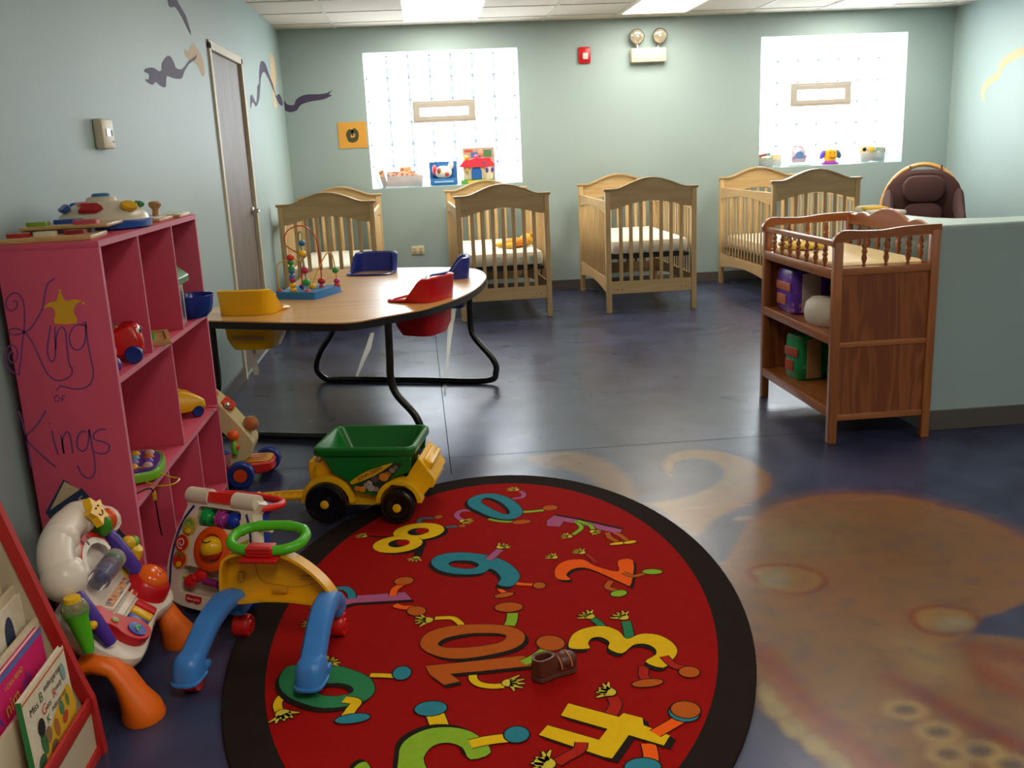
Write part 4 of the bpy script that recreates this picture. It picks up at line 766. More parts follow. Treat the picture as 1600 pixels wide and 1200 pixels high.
# ================================================================ green and yellow wagon
t = thing('toy_wagon', 'green and yellow toy dump wagon with black wheels at the edge of the red rug', 'toy wagon', (-.278, 3.733, .0135), -.2)
WY, WG, WB = P('#f2b90c', rough=.35), P('#0f6a22', rough=.28), mat('plastic_tyre', '#101010', rough=.3)
XZ = lambda y: frame((0, y, 0), (1, 0, 0), (0, 0, 1))
b = MB(WY, XZ(.12))
side = [(-.225, .10), (-.215, .18), (-.2, .215), (-.145, .245), (-.12, .2), (.16, .15), (.2, .21), (.225, .245), (.278, .165), (.285, .15), (.22, .075), (.1, .065), (.05, .05), (-.03, .052), (-.08, .05), (-.16, .07)]
b.prism(side, .24, 0); b.T = Matrix.Identity(4)
for y in (-.135, .135):
    for cx, r in ((-.144, .108), (.144, .092)):
        rr_ = [(cx+r*math.cos(a), .075+r*math.sin(a)*1.02) for a in [PI*k/12 for k in range(13)]]; r2 = [(cx+(r-.018)*math.cos(a), .075+(r-.018)*math.sin(a)) for a in [PI*k/12 for k in range(13)]]
        b.T = XZ(y+.03); b.prism(rr_+r2[::-1], .06)
    b.T = Matrix.Identity(4)
b.prism([(.19, -.13), (.275, -.11), (.275, .11), (.19, .13)], .02, .12); b.box((.235, 0, .185), (.05, .2, .10), .018, ry=.55); b.box((-.2, 0, .19), (.06, .24, .09), .02); b.build('chassis', t, bevel=.006)
b = MB(WG)
def rr4(x0, x1, w, z, r=.03, zt=0): return [(x, y, z+zt*(.5-(x-x0)/(x1-x0))) for x, y in rrect(x1-x0, w, r, 4, (x0+x1)/2, 0)]
b.rings([rr4(-.09, .17, .20, .155), rr4(-.135, .19, .255, .235), rr4(-.17, .205, .285, .262), rr4(-.185, .215, .315, .264), rr4(-.19, .22, .325, .272), rr4(-.19, .22, .325, .295), rr4(-.183, .213, .31, .302), rr4(-.17, .2, .29, .300), rr4(-.15, .19, .265, .26), rr4(-.10, .165, .2, .17)])
for y in (-.148, .148):
    b.T = XZ(y+.006); b.prism([(-.15, .262), (-.12, .2), (-.06, .165), (-.03, .117), (.062, .1), (.085, .13), (.13, .18), (.195, .2), (.205, .262)], .012)
b.build('tub', t, bevel=.003)
b = MB(P('#e0a51a', rough=.4), XZ(-.1555)); b.flat(S2([(-.045, .163), (0, .193), (.05, .214), (.127, .238), (.11, .222), (.05, .185), (-.037, .151)], True, 2)); b.m(BLACK).text('JOHN DEERE', .019, T3(.036, .1955, .0006, rz=.46), .0002, 1.05)
b.m(mat('sticker_dark', '#22301c', rough=.5)).flat([(-.035, .145), (.06, .108), (.172, .238), (.135, .236), (.07, .192)], z=-.0004)
for x, z, r, c in ((-.02, .133, .013, '#cf7a1a'), (.0, .13, .014, '#d8891a'), (.02, .146, .014, '#9a8c84'), (.035, .135, .016, '#a89c90'), (.03, .155, .012, '#b5a89c'), (.055, .13, .012, '#8f857c'), (.055, .172, .014, '#5a4640'), (.075, .18, .012, '#4e3a3c'), (.09, .18, .019, '#d0831c'), (.105, .19, .013, '#b8661a'), (.125, .207, .012, '#8a7468'), (.14, .22, .01, '#6e6458')):
    b.m(mat('veg_'+c, c, rough=.5)).flat(ell(x, z, r, r*.9, 0, 12), z=.0002+r*.01)
b.build('sticker', t, recalc=False)
for cx, r in ((-.144, .083), (.144, .068)):
    for sy in (-1, 1):
        w_ = MB(WB, T3(cx, sy*.17, r, rx=PI/2)); h = .032
        w_.lathe([(r*.55, -h), (r*.9, -h), (r*.98, -h*.75), (r, -h*.3), (r, h*.3), (r*.98, h*.75), (r*.9, h), (r*.78, h*.97), (r*.7, h*.6), (r*.35, h*.5), (r*.3, h*.95), (0, h*.95)], seg=28)
        for k in range(10):
            a = 2*PI*k/10; w_.box((r*.86*math.cos(a), r*.86*math.sin(a), h*.95*(1)), (r*.13, .006, .004), rz=a)
        o = w_.build('wheel', t); m = MB(WY, T3(cx, sy*.17, r, rx=PI/2)); m.lathe([(.017, -h*1.08), (.017, h*1.08), (.014, h*1.14), (0, h*1.14)]); m.build('hub', o)
b = MB(WY)
hp = [(-.2, .045), (-.3, .05), (-.45, .04), (-.52, .03), (-.56, .012)]
for y in (-.035, .035): b.tube([(x, y-.06*0, z) for x, z in S2(hp, False, 4)], .010)
for k in range(9): b.box((-.24-.033*k, 0, .046-.001*k), (.008, .07, .012)); 
for y in (-.016, 0, .016): b.tube([(x, y, z) for x, z in hp[:4]], .004)
b.box((-.53, 0, .028), (.07, .11, .024), .01, ry=-.35); b.build('pull_handle', t)
# ================================================================ yellow and blue push walker
t = thing('push_walker', 'yellow push walker with blue legs, red wheels and a green ring handle', 'walker', (-.52, 2.555, .0135), -.222)
LB = P('#3a7cc4', rough=.35); YW = P('#eaa70a', rough=.35); GRN = P('#4fb51e', rough=.3); RW = P('#c91a18', rough=.35)
outl = [(-.165, .135), (-.172, .2), (-.165, .27), (-.14, .3), (-.09, .312), (-.01, .312), (.05, .295), (.105, .255), (.15, .205), (.178, .155), (.185, .118), (.165, .108), (.13, .125), (.06, .138), (-.03, .14), (-.1, .132)]
outl = [(x, .11+(z-.11)*.87) for x, z in outl]; o2 = S2(outl, True, 3)
b = MB(YW, frame((0, .10, 0), (1, 0, 0), (0, .12, 1)))
inn = inset(o2, .009)
b.prism(o2, .052, 0, [inn]); b.prism(inset(o2, .006), .008, 0)
b.m(mat('plastic_ochre', '#c98a10', rough=.4, var=.15, vs=30)); ib = S2([(-.06, .19), (-.07, .26), (0, .275), (.08, .245), (.12, .19), (.05, .17), (0, .175)], True, 3); b.ribbon(ib, .004, .0095, True)
for x, z, w_, h_ in ((-.12, .2, .02, .03), (-.1, .26, .03, .015), (.09, .2, .05, .012), (.0, .16, .05, .014), (.05, .26, .03, .012)): b.box((x, z, .013), (w_, h_, .01), .003)
for x, z in ((-.05, .27), (.02, .265), (.11, .215), (.0, .16)): b.lathe([(.006, 0), (.006, .014), (.003, .014), (.003, .004)], (x, z, .008), seg=10)
b.build('front_panel', t, bevel=.003)
b = MB(GRN); ring = [(-.035+.112*math.copysign(abs(math.cos(a))**.8, math.cos(a)), .145+.068*math.copysign(abs(math.sin(a))**.8, math.sin(a)), .310+.012*math.sin(a)) for a in [2*PI*k/48 for k in range(48)]]
b.tube(ring, [.0155+(.0025 if (k % 5 == 0 and k > 3 and k < 24) else 0) for k in range(48)], True, 10); b.build('ring_handle', t)
b = MB(RW); b.box((-.035, .085, .298), (.085, .05, .032), .008); b.box((-.035, .07, .277), (.115, .05, .014), .005)
for z in (.291, .301, .311): b.box((-.035, .059, z), (.075, .004, .004))
b.build('handle_clip', t)
for s in (-1, 1):
    X = lambda y: .005+s*(.15+.025*max(0, min(1, (.12-y)/.29)))
    path = S2([(.13, .118), (.08, .148), (.02, .15), (-.05, .132), (-.11, .098), (-.15, .075)], False, 4)
    b = MB(LB); rg = []
    for i, (y, z) in enumerate(path):
        a = Vector(path[max(i-1, 0)]); c = Vector(path[min(i+1, len(path)-1)]); v = (c-a).normalized(); n = Vector((-v.y, v.x))
        if n.y < 0: n = -n
        rg.append([(X(y)+u, y+n.x*q, z+n.y*q) for u, q in ((-.028, -.024), (.028, -.024), (.034, -.01), (.034, .01), (.024, .022), (0, .026), (-.024, .022), (-.034, .01), (-.034, -.01))])
    b.rings(rg); xf = X(-.17)
    b.rings([[(xf+q[0]*k, -.165+q[1]*k+dy, z) for q in rrect(.078, .1, .03, 4)] for z, k, dy in ((.028, 1.06, -.004), (.034, 1.06, -.004), (.036, 1, 0), (.07, .97, .004), (.09, .85, .01), (.1, .6, .014))])
    b.box((X(.12), .13, .10), (.06, .07, .055), .018); b.box((xf+.036, -.13, .05), (.012, .03, .02), .004); b.build('leg', t, bevel=0)
    for y, r in ((-.16, .035), (.14, .036)):
        w_ = MB(RW, T3(X(y)+.0*s, y, r-(.0125 if s < 0 else 0), ry=PI/2)); w_.lathe([(r*.5, -.022), (r*.9, -.024), (r, -.016), (r, .016), (r*.9, .024), (r*.5, .022), (r*.4, .026), (0, .026)], seg=22); w_.build('wheel', t)
# ================================================================ white activity walker
Uv = Vector((.87, -.49, 0)).normalized(); Vv = Vector((.49*.41, .87*.41, .91)).normalized()
t = thing('activity_walker', 'white baby activity walker with an orange spinner and red handle beside the bookcase', 'activity walker', (-.78, 2.95, 0))
T = frame((-.785, 2.875, .035), Uv, Vv); WH = P('#ded2bc', rough=.35); b = MB(WH, T)
po = S2([(-.12, .0), (0, -.012), (.12, 0), (.158, .05), (.172, .12), (.165, .2), (.15, .26), (.14, .295), (.135, .315), (.135, .36), (-.135, .36), (-.135, .315), (-.14, .295), (-.15, .26), (-.168, .2), (-.175, .12), (-.16, .05)], True, 3)
h1 = rrect(.18, .062, .016, 3, 0, .285); h2 = rrect(.225, .085, .02, 3, .0, .078)
b.prism(po, .05, -.05, [h1, h2]); b.prism(inset(po, .012), .006, -.05)
for s in (-1, 1): b.lathe([(.028, -.045), (.028, .045)], (s*.095, .348, -.012), Matrix.Rotation(PI/2, 4, 'Y'), 16)
b.build('panel', t, True, bevel=.008, bseg=3)
b = MB(P('#1d2a78'), T)
b.ribbon(S2([(-.105, .315), (-.14, .26), (-.158, .19), (-.16, .12), (-.15, .055), (-.155, .03)], False, 5), .009, .0012); b.build('trim_line', t, True, recalc=False); b = MB(P('#1d2a78'), T); b.ribbon(S2([(.11, .31), (.135, .26), (.15, .2), (.152, .13)], False, 5), .009, .0012); b.build('trim_line', t, True, recalc=False)
b = MB(P('#1f3f9c'), T); b.prism(inset(po, .004), .035, -.088); b.build('back_shell', t, True, bevel=.008)
b = MB(WH); b.box((-.735, 3.02, .085), (.24, .16, .05), .02, rz=-.51); b.build('base', t, True); b = MB(WH); b.tube([(-.60, 2.93, .28), (-.545, 2.90, .28)], .018); b.build('side_knob', t, True)
for dx, dy in ((-.1, -.05), (.1, -.05), (-.1, .08), (.1, .08)):
    c, s_ = math.cos(-.51), math.sin(-.51); x, y = -.735+dx*c-dy*s_*1.0, 3.02+dx*s_+dy*c
    m = MB(P('#1f3f9c'), T3(x, y, .042, rz=-.51, rx=0) @ Matrix.Rotation(PI/2, 4, 'X')); m.lathe([(.01, -.014), (.036, -.016), (.0415, -.01), (.0415, .01), (.036, .016), (.01, .014)]); m.build('wheel', t, True)
b = MB(P('#e02a20', rough=.3), T); rg = [(.145*math.copysign(abs(math.cos(a))**.55, math.cos(a))+.02, .35+.02*math.sin(a), -.085-.07*math.sin(a)) for a in [2*PI*k/60 for k in range(60)]]
b.tube(rg, [.011+.0018*(k % 2) for k in range(60)], True, 10); b.prism(S2([(-.06, .366), (.06, .366), (.075, .352), (.055, .335), (-.05, .335), (-.072, .35)], True, 3), .012, -.004); b.build('handle', t, True)
b = MB(YELLOW, T); b.tube([(-.11, .285, -.012), (.105, .285, -.012)], .004); rod = b.build('bead_rod', t, True)
for s, c, r in ((-.05, '#17a04a', .023), (.01, '#a8378f', .024), (.06, '#1c3aa8', .021)):
    b = MB(P(c), T); b.ball((s, .285, -.012), (r, r, r)); [b.tube([(s+r*.7*math.cos(q)*0+dx, .285+(r+.001)*math.cos(a), -.012+(r+.001)*math.sin(a)) for a in [2*PI*k/14 for k in range(14)]], .0035, True, 6) for dx in (-.011, 0, .011) for q in (0,)]; b.build('bead', rod, True)
b = MB(P('#e8520f'), T); b.lathe([(.073, 0), (.073, .006), (.066, .011), (.05, .012), (.044, .002), (.04, -.01), (0, -.01)], (.0, .185, 0), seg=32); sp_ = b.build('spinner_ring', t, True)
b = MB(P('#e8b516', rough=.2), T); b.ball((.006, .19, .012), .038); b.m(P('#c03424')).ball((.006, .178, .008), (.037, .03, .036)); b.m(BLACK).tube(S2([(-.012, .215, .045), (.006, .207, .05), (.022, .216, .045)], False, 4) if 0 else [(-.012, .212, .043), (-.004, .207, .048), (.006, .205, .050), (.016, .208, .048), (.022, .213, .043)], .0018); b.build('spinner_ball', sp_, True)
for i, (z, c) in enumerate(((.247, '#a8a648'), (.19, '#c42a1c'), (.137, '#c8321c'))):
    x = (-.108, -.125, -.123)[i]; b = MB(P('#c8a04a'), T); b.lathe([(.03, 0), (.03, .004), (.026, .006), (0, .006)], (x, z, 0)); b.m(P(c)).lathe([(.026, .005), (.026, .008), (0, .009)], (x, z, 0))
    if i == 1:
        b.m(WHITE); b.ribbon([(x+.004*k/4*math.cos(k*.6), z+.004*k/4*math.sin(k*.6)) for k in range(4, 20)], .004, .0095)
    else:
        b.m(YELLOW).lathe([(.009, .008), (.009, .014), (0, .015)], (x+.004, z-.016, 0), seg=12); b.m(P('#3f9a4a')).ribbon([(x+.015*math.cos(a), z+.004+.015*math.sin(a)) for a in [PI*k/10 for k in range(11)]], .005, .0095)
    b.build('button', t, True)
b = MB(P('#d6c33a'), T); b.tube([(-.13, .085, -.012), (.12, .075, -.012)], .004); rod = b.build('spinner_rod', t, True)
b = MB(P('#d81f26'), T)
for a in (.5, .5+PI): b.ball((-.055+.02*math.cos(a), .085+.024*math.sin(a), -.008), (.03, .022, .014), M=Matrix.Rotation(a, 4, 'Z'))
b.ball((-.055, .085, -.008), .016); b.build('propeller', rod, True)
b = MB(P('#8f2c6e'), T); b.tube([(-.02, .08, -.01), (.04, .078, -.01)], [.011, .014], seg=10); b.build('barrel', rod, True)
b = MB(P('#1b2f92'), T); b.box((.072, .076, -.006), (.042, .082, .03), .01); b.build('paddle', rod, True)
b = MB(P('#c32020'), T); b.prism(S2([(-.075, .014), (-.075, .032), (-.01, .030), (-.01, .01), (-.025, .004), (-.042, .01), (-.06, .006)], True, 1), .002, 0); b.m(WHITE).text('fisher-price', .0115, T3(-.0425, .019, .0022), .0002); b.build('logo_plate', t, True)
b = MB(P('#a9b43a'), T); b.prism([(.09, .21), (.14, .235), (.12, .19)], .004, 0); b.m(P('#2f7a5a')).ball((.1, .14, .004), (.012, .02, .006)); b.build('moulded_leaf', t, True)
# ================================================================ piano activity toy with cloud arch
t = thing('piano_toy', 'white piano toy with purple posts, a cloud arch and orange legs beside the book rack', 'musical toy', (-.95, 2.56, 0))
WP = P('#e2d5c4', rough=.28); PP = P('#4b2c94', rough=.35); OL = P('#ee6a08', rough=.4)
def at(y, s, n=0):   # s along the slanted face (0 front lip .. up), n out of it
    d = Vector((-.42, 0, .91)).normalized(); q = Vector((.91, 0, .42)).normalized(); o = Vector((-.905, y, .21)); return tuple(o+d*s+q*n)
# keyboard tray
b = MB(WP); TT = frame((-.935, 2.565, .215), (0, 1, 0), (-.80, 0, .60)); b.T = TT
tray = S2([(-.225, -.10), (-.17, -.135), (-.06, -.125), (.04, -.115), (.14, -.135), (.215, -.105), (.235, -.02), (.22, .05), (.2, .12), (-.2, .12), (-.225, .04), (-.24, -.03)], True, 3)
b.rings([[(x*s, y*s, z) for x, y in tray] for s, z in ((.86, -.06), (.97, -.035), (1, -.01), (.985, .006), (.94, .012))]); b.build('tray', t, True)
# back board
b = MB(WP, frame(at(2.565, .06, -.03), (0, 1, 0), Vector(at(0, 1))-Vector(at(0, 0)))); b.prism(S2([(-.17, -.02), (.12, -.02), (.12, .16), (.08, .22), (-.12, .22), (-.17, .16)], True, 3), .025, -.012); b.build('back_board', t, True, bevel=.006)
for y in (2.35, 2.69):
    b = MB(PP); Q = [at(y, s, n) for s, n in ((-.01, .012), (.04, .014), (.10, .014), (.16, .012), (.205, .0))]
    b.tube(Q, [.024, .027, .029, .027, .022], seg=12, flat=.75); b.build('post', t, True)
b = MB(WP)
arc = [(2.365, .185), (2.38, .23), (2.425, .265), (2.49, .282), (2.55, .285), (2.62, .278), (2.68, .26), (2.72, .225), (2.73, .185)]
b.tube([at(y, s, 0) for y, s in S2(arc, False, 4)], [.046]*9+[.046]*15+[.04]*9, seg=14)
for y, s, r in ((2.365, .195, .058), (2.46, .275, .05), (2.60, .28, .05), (2.725, .215, .046), (2.42, .20, .036), (2.46, .24, .034)): b.ball(at(y, s, .004), r)
b.build('cloud_arch', t, True, ang=60)
b = MB(YELLOW, frame(at(2.595, .275, .05), (0, 1, .1), (-.42, 0, .91))); st = []
for k in range(10): a = PI/2+2*PI*k/10; r = (.045, .026)[k % 2]; st.append((r*math.cos(a), r*math.sin(a)))
b.prism(S2(st, True, 2), .022); b.m(BLACK); b.tube([(.014*math.cos(a), .014*math.sin(a)-.002, .023) for a in [PI*(1.1+.8*k/6) for k in range(7)]], .0016)
for x in (-.009, .009): b.ball((x, .01, .023), .003)
b.build('star', t, True)
for y, c in ((2.645, '#3f8a22'), (2.69, '#e0541a')):
    b = MB(P(c)); b.ball(at(y, .222, .032), (.026, .024, .034)); b.build('roller', t, True)
b = MB(P('#d6281c')); b.T = frame(at(2.55, .165, .012), (0, 1, 0), (-.42, 0, .91)); b.ribbon([(.085*math.cos(a), .06*math.sin(a)) for a in [PI*k/14 for k in range(15)]], .028, .002); b.m(WHITE).ribbon([(.085*math.cos(a), -.012+.06*math.sin(a)) for a in [PI*k/14 for k in range(15)]], .018, .003); b.m(BLACK)
for x, z in ((-.02, .062), (.02, .062), (.0, .05)): b.flat(ell(x, z, .006, .008, 0, 8), z=.0035)
b.build('music_dial', t, True, recalc=False)
b = MB(mat('clear_plastic', '#d8d4d0', rough=.08, trans=.85, ior=1.2)); b.tube([at(2.455, .13, .03), at(2.60, .13, .03)], .03, seg=18); cy = b.build('clear_drum', t, True)
for y, c in ((2.478, '#24348c'), (2.515, '#2c3f98'), (2.55, '#7a3a86'), (2.582, '#2c9050')):
    b = MB(P(c)); b.ball(at(y, .13, .03), .018); b.build('drum_ball', cy, True)
b = MB(ORANGE); b.tube([at(y, s, .02) for y, s in S2([(2.69, .03), (2.7, .07), (2.69, .11)], False, 4)], .012); b.build('slider', t, True)
# what sits on the tray
b = MB(WP, TT @ T3(.03, .01, .012, rx=-.35)); b.box((0, .02, .008), (.22, .075, .012), .004)
for x in (-.10, .09): b.lathe([(.028, 0), (.028, .012), (.024, .014), (0, .014)], (x, .062, .012)); 
b.m(speckle('keyboard_picture', '#cfa070', ['#c86a4a', '#e0b080', '#8a6a50', '#d8886a', '#b04838', '#6a7aa0'], 60, .5, .5)).box((0, .012, .0155), (.20, .045, .003)); b.m(P('#4a7aa8')).ribbon([(-.10+.018*math.cos(a), .066+.018*math.sin(a)) for a in [PI*k/8 for k in range(9)]], .005, .028); b.build('song_panel', t, True)
b = MB(WP, TT); b.box((.01, -.022, .018), (.17, .022, .012), .003); b.m(P('#d8442c')).box((.06, -.024, .0245), (.03, .012, .002)); b.build('white_key', t, True)
for x, c in ((.018, '#d01c22'), (-.022, '#e8b40c'), (-.063, '#1f3f98')):
    b = MB(P(c), TT); b.box((x, -.072, .022), (.033, .062, .016), .006); b.build('key', t, True)
b = MB(RED, TT); b.lathe([(.066, .0), (.06, .035), (.05, .045)], (.125, -.045, .01), seg=20); dr = b.build('drum_pad', t, True)
b = MB(P('#f0641a', rough=.15), TT); b.ball((.128, -.042, .055), (.048, .048, .03)); b.m(BLACK)
for x, y in ((.115, -.055), (.132, -.06)): b.ball((x, y, .079), .0045)
b.tube([(.11, -.074, .071), (.122, -.079, .07), (.136, -.075, .071)], .002); b.build('drum_dome', dr, True)
b = MB(P('#e3b41a'), TT); b.lathe([(.05, 0), (.056, .008), (.03, .016), (.03, .055), (.022, .075), (0, .08)], (.165, .045, .02), seg=18); b.ball((.15, .07, .10), .022); b.m(P('#6aa62a')).ball((.175, .06, .098), (.026, .018, .018)); b.build('bell_hat', t, True)
b = MB(P('#c8141c'), TT); b.prism(S2([(-.185, .02), (-.15, .05), (-.11, .035), (-.115, -.0), (-.105, -.03), (-.08, -.07), (-.09, -.11), (-.13, -.12), (-.165, -.10), (-.175, -.06), (-.165, -.02)], True, 3), .028, .012); gt = b.build('guitar_whammy', t, True, bevel=.008)
b = MB(P('#2848a0'), TT); b.lathe([(.026, .04), (.026, .044), (0, .046)], (-.13, -.082, 0)); b.m(GREEN); b.ribbon(S2([(-.145, -.087), (-.13, -.077), (-.115, -.085)], False, 4), .006, .047); b.m(P('#8a9a30')).lathe([(.01, .04), (.01, .043), (0, .044)], (-.14, -.02, 0)); b.build('guitar_button', gt, True)
b = MB(P('#58b81e')); mic = [(-.925, 2.30, .215), (-.93, 2.30, .255), (-.94, 2.302, .305), (-.943, 2.303, .325)]; b.tube(mic, [.014, .02, .026, .034], seg=16); mc = b.build('microphone', t, True)
b = MB(mat('clear_dome', '#cfd8a0', rough=.08, trans=.7, ior=1.2)); b.ball((-.943, 2.302, .335), (.034, .034, .03)); b.build('dome', mc, True)
b = MB(P('#e8b80e')); b.lathe([(.022, 0), (.02, .012), (0, .014)], (-.946, 2.301, .356)); b.m(P('#c03a28')).ball((-.94, 2.304, .34), .014); b.build('cap', mc, True); b = MB(YELLOW); b.ball((-.915, 2.325, .275), .012); b.build('knob', mc, True)
for y, k in ((2.345, -.02), (2.735, -.01)):
    b = MB(OL); rg = []
    for (x, yy, z, rx_, ry_) in ((-.97, y, .155, .03, .04), (-.93, y, .165, .036, .046), (-.885, y+k*.3, .15, .036, .048), (-.86, y+k*.6, .11, .034, .047), (-.842, y+k, .07, .040, .05), (-.825, y+k, .035, .050, .056), (-.822, y+k, .006, .056, .062), (-.822, y+k, .0, .054, .06)):
        sl = {0: .9, 1: .9, 2: .6, 3: .25, 4: .1}.get(len(rg), 0)
        rg.append([(x+rx_*math.cos(a)*(1-sl), yy+ry_*math.sin(a), z+rx_*math.cos(a)*sl) for a in [2*PI*i/18 for i in range(18)]])
    b.rings(rg); b.build('leg', t, True, ang=70)
    b = MB(OL); b.rings([[(x+.03*math.cos(a)*q, y+.04*math.sin(a)*q, z) for a in [2*PI*i/14 for i in range(14)]] for x, z, q in ((-1.0, .2, .8), (-1.08, .12, .9), (-1.13, .05, 1.1), (-1.14, 0, 1.2))]); lab(b.build('leg', t, True, ang=70), 'back orange leg')
# ================================================================ small baby walker beyond the bookcase
t = thing('baby_walker', 'cream and red baby walker with blue wheels behind the far end of the bookcase', 'activity walker', (-.90, 4.23, 0))
CR = P('#d9c792', rough=.3); b = MB(CR, XZ(4.31)); b.prism(S2([(-1.0, .42), (-.955, .385), (-.90, .31), (-.85, .24), (-.825, .195), (-.835, .15), (-.86, .12), (-.90, .10), (-.91, .06), (-.94, .06), (-.93, .13), (-.915, .2), (-.96, .26), (-1.02, .35)], True, 3), .15); b.build('body', t, True, bevel=.012)
b = MB(P('#c8201c')); b.prism(S2([(-1.03, 4.16), (-.80, 4.17), (-.755, 4.22), (-.755, 4.29), (-.80, 4.33), (-1.03, 4.33)], True, 3), .05, .045); base = b.build('base', t, True, bevel=.01)
b = MB(P('#d8a624')); b.prism(rrect(.13, .12, .03, 4, -.825, 4.245), .004, .0955); b.m(P('#a81c18'))
for dy in (-.032, 0, .032): b.prism(ell(-.825, 4.245+dy, .042, .010, 0, 12), .001, .099)
b.build('grille', base, True)
for x, y, r in ((-.885, 4.125, .06), (-.80, 4.35, .058), (-1.02, 4.125, .06), (-1.02, 4.35, .058)):
    m = MB(P('#1c3a88'), T3(x, y, r, rx=PI/2)); m.lathe([(r*.4, -.02), (r*.92, -.022), (r, -.014), (r, .014), (r*.92, .022), (r*.62, .022), (r*.55, .014), (0, .014)]); o = m.build('wheel', t, True)
    m = MB(P('#e2501a'), T3(x, y, r, rx=PI/2)); m.lathe([(r*.52, .01), (r*.5, .022), (0, .024)]); m.build('hub', o, True)
for p_, r, c in (((-.905, 4.155, .235), .026, '#ef5f16'), ((-.90, 4.145, .185), .02, '#d05a1c'), ((-.835, 4.22, .265), .028, '#e0601c')):
    b = MB(P(c)); b.ball(p_, r); b.build('ball', t, True)
b = MB(P('#58b020')); b.tube([(-.90, 4.14+.028*math.cos(a), .18+.028*math.sin(a)) for a in [2*PI*k/16 for k in range(16)]], .009, True); b.build('ring', t, True)
b = MB(mat('clear_dome2', '#d8c8a0', rough=.06, trans=.85, ior=1.15)); b.ball((-.835, 4.22, .268), .036); b.build('dome', t, True)
b = MB(P('#d83a1c')); b.box((-.925, 4.235, .365), (.06, .1, .014), .005, ry=.75); b.m(CHROME).ball((-.92, 4.18, .37), .014); b.m(ORANGE).ball((-.975, 4.2, .42), .018); b.build('button', t, True)
# ================================================================ bead maze on the table
t = thing('bead_maze', 'blue based bead maze with looping coloured wires standing on the oak table', 'bead maze', (-.68, 5.5, .655), -.45)
MBL = P('#2f7ab8', rough=.4); b = MB(MBL); b.prism(rrect(.27, .31, .012, 3), .006); b.prism(rrect(.255, .295, .012, 3), .036, .005); b.m(P('#22609a')).box((.05, .02, .0415), (.05, .016, .001)); b.build('base', t, bevel=.004)
WR = {'y': P('#e6b422'), 'r': P('#c03430'), 'g': P('#3f8f5a')}
def wire(c, pts, beads, k=1.12):
    b = MB(WR[c]); q = spline(pts, 7); b.tube(q, .0035, seg=6); o = b.build('wire', t)
    for f, col, r in beads:
        i = min(len(q)-1, int(f*(len(q)-1))); m = MB(P(col)); m.ball(q[i], (r*k, r*k, r*.95), 12, 7); m.build('bead', o)
wire('y', [(-.115, -.12, .04), (-.118, -.12, .15), (-.10, -.115, .20), (-.02, -.09, .215), (.02, -.07, .20), (.0, -.05, .15), (-.03, -.02, .07), (-.03, -.02, .045)], [(0, '#d8402c', .016), (.93, '#2a5f9c', .015), (.02, '#c8452c', .017)])
wire('r', [(-.02, -.125, .04), (-.02, -.125, .14), (-.02, -.125, .24)], [(.02, '#d24a3a', .016), (.11, '#e4b41e', .018), (.24, '#e8b820', .017), (.38, '#b03a6e', .017), (.48, '#3a6aa8', .016), (.58, '#2f6aa0', .016), (.68, '#2f9a48', .017), (.80, '#2a8a40', .017), (.94, '#cc3428', .02)])
wire('g', [(.07, -.12, .04), (.05, -.1, .14), (.01, -.05, .26), (-.01, 0, .34), (-.05, .04, .36), (-.07, .05, .32), (-.05, .05, .2), (-.05, .06, .04)], [(0, '#d2503a', .016), (.09, '#2f9a48', .021), (.18, '#b03058', .021), (.27, '#e6b81c', .021), (.35, '#2a6aa0', .018)])
wire('r', [(.05, .06, .04), (.06, .05, .2), (.05, .03, .34), (-.01, .0, .395), (-.09, -.02, .37), (-.11, -.03, .30), (-.04, -.03, .25), (.02, -.03, .24), (.0, -.05, .2), (-.0, -.06, .12), (.0, -.06, .04)], [(.0, '#c8402c', .016), (.04, '#b5342a', .021)])
wire('y', [(.03, -.01, .04), (.045, .0, .1), (.08, .05, .2), (.1, .08, .235), (.115, .1, .21), (.118, .115, .1), (.118, .115, .04)], [(.06, '#e4b01c', .02), (.98, '#d2402c', .016), (.92, '#b83a78', .017), (.80, '#2f9a44', .018)])

# ================================================================ books on the rack
TY = -.03   # lean of the boards
def book(label, y0, y1, x, z, h, cover, deco, spine='#d8ceb8', th=.012, group='picture books on the slanted rack'):
    """a picture book leaning on its tier; deco(mb) draws on a frame whose x runs along the book and y up it (metres)"""
    t = thing('picture_book', label, 'book', (x, (y0+y1)/2, z), 0, group)
    up = Vector((math.sin(TY), 0, math.cos(TY))); T = frame((0, 0, 0), (0, 1, 0), up); w_ = y1-y0
    b = MB(mat('book_pages', '#ddd3bd', rough=.8), T); b.box((0, h/2, -th/2), (w_-.006, h-.006, th*.8)); b.build('pages', t)
    b = MB(cover, T); b.box((0, h/2, -.0008), (w_, h, .0016)); b.box((0, h/2, -th+.0008), (w_, h, .0016)); b.m(P(spine)).box((-w_/2-.0006, h/2, -th/2), (.0016, h, th)); b.T = T @ T3(0, h/2, .0004)
    if deco: deco(b, w_, h)
    b.build('cover', t, recalc=False)
    return t
pp = lambda n, c: mat('print_'+n, c, rough=.6, vs=60, var=.2)
